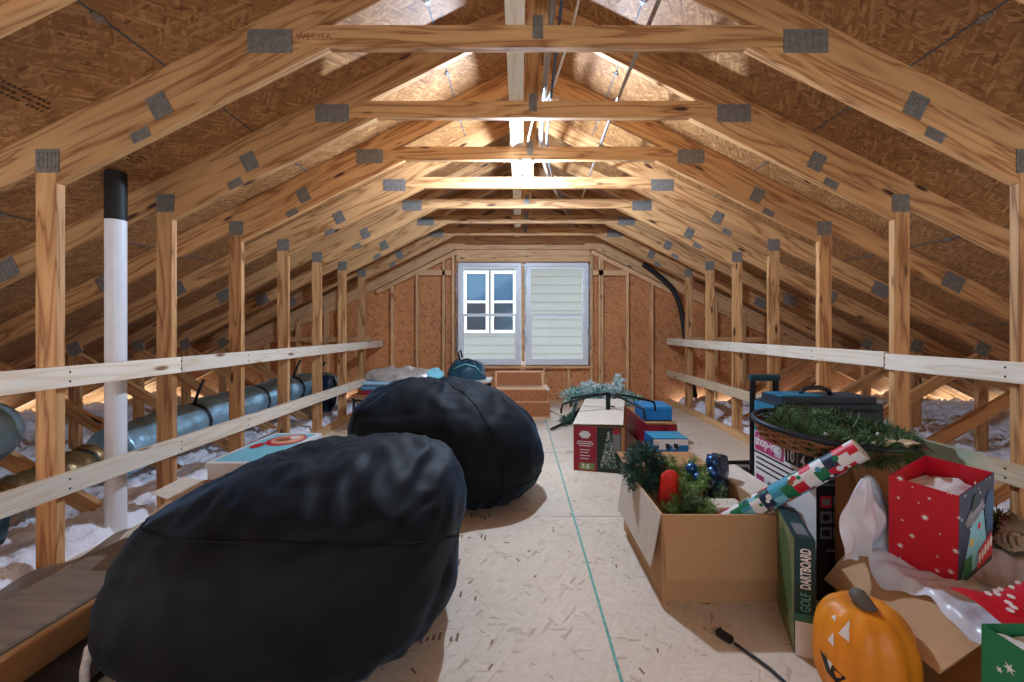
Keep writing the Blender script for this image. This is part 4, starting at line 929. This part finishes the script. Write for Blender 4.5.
# ---- pumpkin
pk = thing('jack_o_lantern', 'orange plastic jack-o-lantern pumpkin with a grey stem', 'pumpkin', (0.955, 1.19, 0), 0.0)
def pump(u, v):
    a = 2 * PI * u; p = PI * v
    r = 0.122 * math.sin(p) ** 0.75 * (1 - 0.07 * abs(math.cos(a * 5)) ** 3)
    return Vector((r * math.cos(a), r * math.sin(a), 0.150 - 0.15 * math.copysign(abs(math.cos(p)) ** 0.9, math.cos(p)) - 0.02 * math.exp(-((p - PI) / 0.3) ** 2) + 0.002 + 0.0))
MB().grid(pump, 80, 32, cu=True).build('shell', M_ORANGE, pk, smooth=True, weld=True)
MB().tube([(0, 0, 0.275), (-0.004, 0, 0.295), (-0.02, -0.005, 0.315), (-0.03, -0.01, 0.322)], [0.034, 0.024, 0.021, 0.018], 8).build('stem', M_STEM, pk, smooth=True)
def on_shell(a, z):
    v = min(range(1, 200), key=lambda k: abs(pump(a / (2 * PI), k / 200).z - z)) / 200
    p = pump(a / (2 * PI), v); d = Vector((p.x, p.y, (p.z - 0.15) * 0.9)).normalized(); return p + d * 0.0025
def shell_patch(name, pts, mat):
    m_ = MB(); c = [sum(q[i] for q in pts) / len(pts) for i in (0, 1)]
    cc = on_shell(c[0], c[1]) * 1.0
    for i in range(len(pts)): m_.poly([cc, on_shell(*pts[i]), on_shell(*pts[(i + 1) % len(pts)])])
    m_.build(name, mat, pk)
A0 = PI + 0.08
shell_patch('eye', [(A0 - 0.05, 0.255), (A0 + 0.14, 0.255), (A0 + 0.06, 0.282)], M_PAPER)
shell_patch('eye', [(A0 + 0.30, 0.235), (A0 + 0.52, 0.225), (A0 + 0.45, 0.272)], M_PAPER)
shell_patch('nose', [(A0 + 0.10, 0.205), (A0 + 0.26, 0.20), (A0 + 0.2, 0.232)], M_PAPER)
shell_patch('mouth', [(A0 - 0.15, 0.155), (A0 + 0.1, 0.118), (A0 + 0.32, 0.108), (A0 + 0.5, 0.135), (A0 + 0.3, 0.150), (A0 + 0.1, 0.160)], M_DARKP)
shell_patch('tooth', [(A0 + 0.12, 0.160), (A0 + 0.26, 0.156), (A0 + 0.2, 0.135)], M_PAPER)

pcd = thing('power_cord', 'black power cord with plug on the floor before the open box', 'cord', (0, 0, 0))
MB().tube([(0.715, 1.425, 0.008), (0.745, 1.37, 0.008), (0.77, 1.32, 0.008), (0.79, 1.25, 0.008), (0.83, 1.15, 0.008)], 0.005, 6).build('flex', M_BLACK, pcd, smooth=True)
MB().box((0.695, 1.455, 0.012), (0.026, 0.055, 0.022), 0.55).build('plug', M_BLACK, pcd, bevel=0.004)
for q in (-0.007, 0.007): MB().box((0.678 + q, 1.485 + q * 0.5, 0.012), (0.003, 0.02, 0.006), 0.55).build('prong', M_EMT, pcd)

# ---- green gift bag and red patterned cloth in the corner
gg = thing('green_gift_bag', 'green gift bag with white stars in the bottom right corner', 'gift bag', (1.06, 0.985, 0.0), 0.0)
wA, wB, hB = 0.30, 0.14, 0.375
g_ = MB()
g_.box((wA / 2, -wB, hB / 2), (wA, th, hB)); g_.box((wA / 2, 0, hB / 2), (wA, th, hB)); g_.box((0, -wB / 2, hB / 2), (th, wB, hB)); g_.box((wA, -wB / 2, hB / 2), (th, wB, hB)); g_.box((wA / 2, -wB / 2, 0.001), (wA, wB, 0.002))
r_ = random.Random(8)
for k in range(16): g_.decal((0, -wB, 0), (1, 0, 0), (0, 0, 1), star_pts(r_.uniform(0.015, 0.285), r_.uniform(0.02, 0.36), r_.uniform(0.006, 0.018), 6, 0.35, r_.random()), 1)
for k in range(7): g_.decal((0, 0, 0), (0, -1, 0), (0, 0, 1), star_pts(r_.uniform(0.015, 0.125), r_.uniform(0.1, 0.36), r_.uniform(0.006, 0.014), 6, 0.35, r_.random()), 1)
g_.build('paper_bag', [M_GREENP, M_PAPER], gg)
tsu = MB(); tsu.grid(lambda u, v: Vector((0.005 + (wA - 0.01) * u, -wB + 0.005 + (wB - 0.01) * v, 0.355 + 0.03 * nz3((u, v, 0), 5, 7) - 0.02 * abs(v - 0.5))), 14, 10)
tsu.build('tissue_paper', M_PAPER, gg, smooth=True)
rc = MB()
def cloth(u, v):
    x = 1.12 + 0.34 * u; y = 0.99 + 0.13 * v
    return Vector((x, y, 0.37 + 0.05 * math.sin(PI * u) * math.sin(PI * v) + 0.025 * nz3((x, y, 0), 12, 2)))
rc.grid(cloth, 30, 18)
r_ = random.Random(14)
for k in range(26):
    u, v = r_.uniform(0.05, 0.93), r_.uniform(0.06, 0.9); c = cloth(u, v) + Vector((0, -0.003, 0.004))
    rc.poly([c + Vector((0.008 * math.cos(t), 0.007 * math.sin(t), 0.002 * math.sin(t))) for t in [2 * PI * i / 10 for i in range(10)]], 1)
tag(rc.build('patterned_cloth', [M_RED, M_PAPER], None, smooth=True), 'red cloth with white spots crumpled above the green gift bag', 'cloth')
pc = thing('pine_cone_garland', 'pine cone and greenery garland at the right edge behind gift bag', 'garland', (1.68, 1.50, 0.02))
pth = [Vector((-0.07, -0.05, 0.33)), Vector((0.0, 0.0, 0.33)), Vector((0.08, -0.06, 0.26)), Vector((0.12, -0.1, 0.18)), Vector((0.16, -0.1, 0.03))]
needles(pth, 2600, 0.035, 0.06, 61, 0.0028).build('foliage', plain('olive_needles', srgb(86, 88, 56), 0.7, var=0.4), pc)
for k, (x, y, z) in enumerate(((-0.07, -0.09, 0.38), (-0.02, -0.08, 0.34), (-0.09, -0.10, 0.34), (0.02, -0.07, 0.38), (0.05, -0.12, 0.31))):
    co = MB()
    for j in range(6):
        co.lathe([(0.004, -0.03 + 0.011 * j), (0.024 * math.sin(PI * (j + 1) / 7.5), -0.024 + 0.011 * j), (0.006, -0.018 + 0.011 * j)], 9)
    co.build('pine_cone', M_CONE, pc, (x, y, z), (0.6 * k, 0.9 - 0.3 * k, 0)).scale = (1.35, 1.35, 1.35)
MB().tube(pth, 0.012, 6).build('stem', M_CONE, pc)

# ------------------------------------------------------------------ left foreground: printed box, open carton, planks
gm = thing('game_box', 'white lidded box printed with a red and teal oval behind bean bag', 'box', (-1.49, 2.58, 0), 0.0)
MB().box((0, 0, 0.16), (0.30, 0.64, 0.32)).build('carton', M_PAPER, gm, bevel=0.003)
MB().box((0, 0, 0.332), (0.315, 0.655, 0.03)).build('lid', M_PAPER, gm, bevel=0.003)
lp = MB(); tp = ((0, 0, 0.347), (1, 0, 0), (0, 1, 0))
lp.decal(*tp, rect(-0.135, -0.30, 0.135, 0.30), 0); lp.decal(*tp, ell(0.02, 0.14, 0.11, 0.14, 28), 1, 0.002); lp.decal(*tp, ell(0.025, 0.15, 0.09, 0.11, 28), 2, 0.003); lp.decal(*tp, ell(0.0, 0.15, 0.05, 0.05, 20), 3, 0.004); lp.decal(*tp, ell(0.05, 0.19, 0.03, 0.035, 16), 4, 0.005); lp.decal(*tp, ell(-0.08, 0.0, 0.03, 0.06, 16), 1, 0.005)
lp.build('lid_print', [M_SKYB, M_RED, plain('peach_print', srgb(220, 160, 130), 0.5), M_BROWNP, M_PAPER], gm)
oc = carton('open_carton', 'small brown open carton beside the pipe behind the front bean bag', 'box', (-1.43, 2.02, 0), 0.1, 0.25, 0.26, 0.30, M_KRAFT2, True)
flap(oc, (-0.12, -0.132, 0.30), (0.12, -0.132, 0.30), (-0.1, -1, -0.2), 0.12, M_KRAFT)
flap(oc, (-0.127, -0.12, 0.30), (-0.127, 0.12, 0.30), (-1, 0, 0.3), 0.08, M_KRAFTW)
def slab(name, label, cat, a, b, w, th, mat, roll, film=None):
    a, b = Vector(a), Vector(b); L_ = (b - a).length; d = (b - a).normalized()
    root = thing(name, label, cat, a)
    root.rotation_euler = Euler((0, -math.asin(d.z), math.atan2(d.y, d.x)))
    MB().box((L_ / 2, 0, 0), (L_, w, th), M=Matrix.Rotation(roll, 3, 'X')).build(cat.replace(' ', '_') + '_body', mat, root, bevel=0.004)
    return root
s1 = slab('laminate_plank', 'long grey brown wood look plank along the left floor edge', 'plank', (-1.66, 0.75, 0.112), (-1.62, 1.92, 0.112), 0.29, 0.012, M_PLANK, 0.0)
s2 = slab('flat_carton', 'long flat brown carton on the floor under the grey brown plank', 'carton', (-1.64, 0.75, 0.053), (-1.60, 1.90, 0.053), 0.32, 0.10, M_KRAFT2, 0.0)
fl_ = MB(); fl_.grid(lambda u, v: Vector((-1.93 + 0.10 * v + 0.015 * math.sin(u * 9) + 0.05 * u, 0.8 + 1.2 * u, 0.05 + 0.09 * v + 0.015 * math.sin(u * 25 + v * 4))), 40, 8)
tag(fl_.build('plastic_wrap', M_PLASTIC, None, smooth=True), 'white plastic wrap slumped between the plank and the insulation', 'plastic wrap')
rdp = thing('metal_rod', 'short worn white bent metal rod at the front bean bag left edge', 'rod', (-1.262, 1.25, 0))
MB().tube([(0.0, 0, 0.0), (0.0, 0, 0.06), (0.003, 0.01, 0.115), (0.012, 0.03, 0.135), (0.03, 0.06, 0.14)], 0.012, 10).build('tube', M_ROD, rdp, smooth=True)
bm_ = MB().box((-1.345, 1.30, 0.014), (0.20, 0.62, 0.026))
tag(bm_.build('black_folder', M_BLACK, None, bevel=0.008), 'flat black folded mat on the floor left of the front bean bag', 'mat')

# ------------------------------------------------------------------ benches and wicker trunk at the far end
def bench(name, label, loc, w, d, h, top):
    root = thing(name, label, 'bench', loc)
    MB().box((w / 2, d / 2, h - 0.0125), (w, d, 0.025)).build('bench_top', top, root, bevel=0.004)
    for x in (0.03, w - 0.03):
        for y in (0.04, d - 0.04): MB().tube([(x, y, 0), (x, y, h - 0.026)], 0.013, 8).build('leg', M_BLACKM, root)
    for y in (0.04, d - 0.04): MB().tube([(0.03, y, h - 0.055), (w - 0.03, y, h - 0.055)], 0.009, 6).build('rail', M_BLACKM, root)
    for x, dx in ((0.03, 0.10), (w - 0.03, -0.10)): MB().tube([(x, 0.04, h - 0.17), (x + dx, 0.04, h - 0.06)], 0.008, 6).build('brace', M_BLACKM, root)
    return root
bench('folding_bench', 'low brown topped folding bench under the bedding by the left rail', (-1.66, 4.2, 0), 0.95, 0.45, 0.40, M_TABLE)
bench('folding_bench', 'low pale topped folding bench under the dark bag', (-0.95, 5.25, 0), 0.60, 0.45, 0.415, M_TABLEW)
mt = thing('folded_bedding', 'blue white quilted bedding folded on the brown topped bench', 'bedding', (-1.58, 4.24, 0.402))
for k, (z, h, m_) in enumerate(((0.0, 0.035, M_DRED), (0.036, 0.05, M_MATT), (0.088, 0.035, plain('pale_blue_sheet', srgb(150, 186, 204), 0.8)))):
    MB().box((0.35, 0.19, z + h / 2), (0.70 - 0.02 * k, 0.36, h)).build('fold', m_, mt, bevel=0.012)
sv2 = MB()
def heap(u, v, rx, ry, h, seed):
    a = 2 * PI * u; r = math.sin(PI / 2 * v)
    z = h * math.cos(PI / 2 * v) ** 0.7
    p = Vector((rx * r * math.cos(a), ry * r * math.sin(a), z)); p += Vector((1, 1, 1)) * 0.022 * nz3(p, 14, seed) + Vector((0, 0, 0.03 * nz3(p, 6, seed))); p.z = max(0.001, p.z); return p
sv2.grid(lambda u, v: heap(u, v, 0.40, 0.17, 0.13, 2), 80, 30, cu=True)
sbg = thing('silver_bag', 'crinkled silver grey bag lying on top of the folded bedding', 'bag', (-1.20, 4.44, 0.527))
sv2.build('film', M_SILV, sbg, smooth=True)
MB().grid(lambda u, v: heap(u, v, 0.12, 0.12, 0.11, 6), 40, 16, cu=True).build('blue_edge', M_SKYB, sbg, (0.30, 0.0, 0.0), smooth=True)
bp_ = thing('dark_duffel_bag', 'teal black bag slumped on the pale topped bench under the window', 'bag', (-0.66, 5.46, 0.417))
MB().grid(lambda u, v: heap(u, v, 0.24, 0.17, 0.27, 11), 70, 30, cu=True).build('bag_body', M_TEALB, bp_, smooth=True)
MB().tube([(-0.08, -0.08, 0.25), (-0.10, -0.09, 0.33), (-0.07, -0.09, 0.37), (-0.05, -0.08, 0.28)], 0.012, 6).build('strap', M_BLACK, bp_, smooth=True)
for k, (y, z) in enumerate(((-0.12, 0.20), (-0.05, 0.26))): MB().tube([(-0.15, y, z - 0.06), (0.0, y - 0.03, z), (0.12, y - 0.03, z - 0.03), (0.20, y, z - 0.12)], 0.010, 6).build('strap', M_SKYB if k == 0 else M_BLACK, bp_, smooth=True)
def wicker_panel(name, c, d, parent, rotx=0.0):
    m_ = MB(); w, dd, h = d
    m_.box((0, 0, 0), (w, dd, h))
    nz_ = max(2, int(h / 0.02)); nx_ = int(w / 0.022)
    for i in range(nz_):
        for j in range(nx_):
            off = 0.003 if (i + j) % 2 else 0.0
            m_.box((-w / 2 + (j + 0.5) * w / nx_, -dd / 2 - off, -h / 2 + (i + 0.5) * h / nz_), (w / nx_ * 0.92, 0.006, h / nz_ * 0.8))
    return m_.build(name, M_WICK, parent, c, (rotx, 0, 0))
wt = thing('wicker_chest', 'brown wicker chest with raised lid below the windows', 'chest', (0.045, 5.0, 0))
wicker_panel('lower_body', (0, 0.18, 0.115), (0.63, 0.36, 0.17), wt)
MB().box((0, 0.18, 0.015), (0.64, 0.37, 0.03)).build('base_board', M_WICKL, wt, bevel=0.004)
wicker_panel('upper_body', (-0.015, 0.18, 0.275), (0.60, 0.35, 0.14), wt)
MB().box((-0.01, 0.18, 0.202), (0.625, 0.366, 0.012)).build('band', M_WICKL, wt)
MB().box((-0.01, 0.18, 0.35), (0.615, 0.362, 0.014)).build('band', M_WICKL, wt)
lid = wicker_panel('lid', (-0.04, 0.30, 0.44), (0.56, 0.03, 0.16), wt, -0.10)
for x in (-0.285, 0.285): MB().box((x, -0.004, 0.0), (0.02, 0.036, 0.17)).build('lid_edge', M_WICKL, lid)
MB().box((0, -0.004, 0.085), (0.59, 0.036, 0.022)).build('lid_edge', M_WICKL, lid)
MB().box((0.29, 0.0, 0.355), (0.03, 0.02, 0.03)).build('latch', M_PAPER, wt)
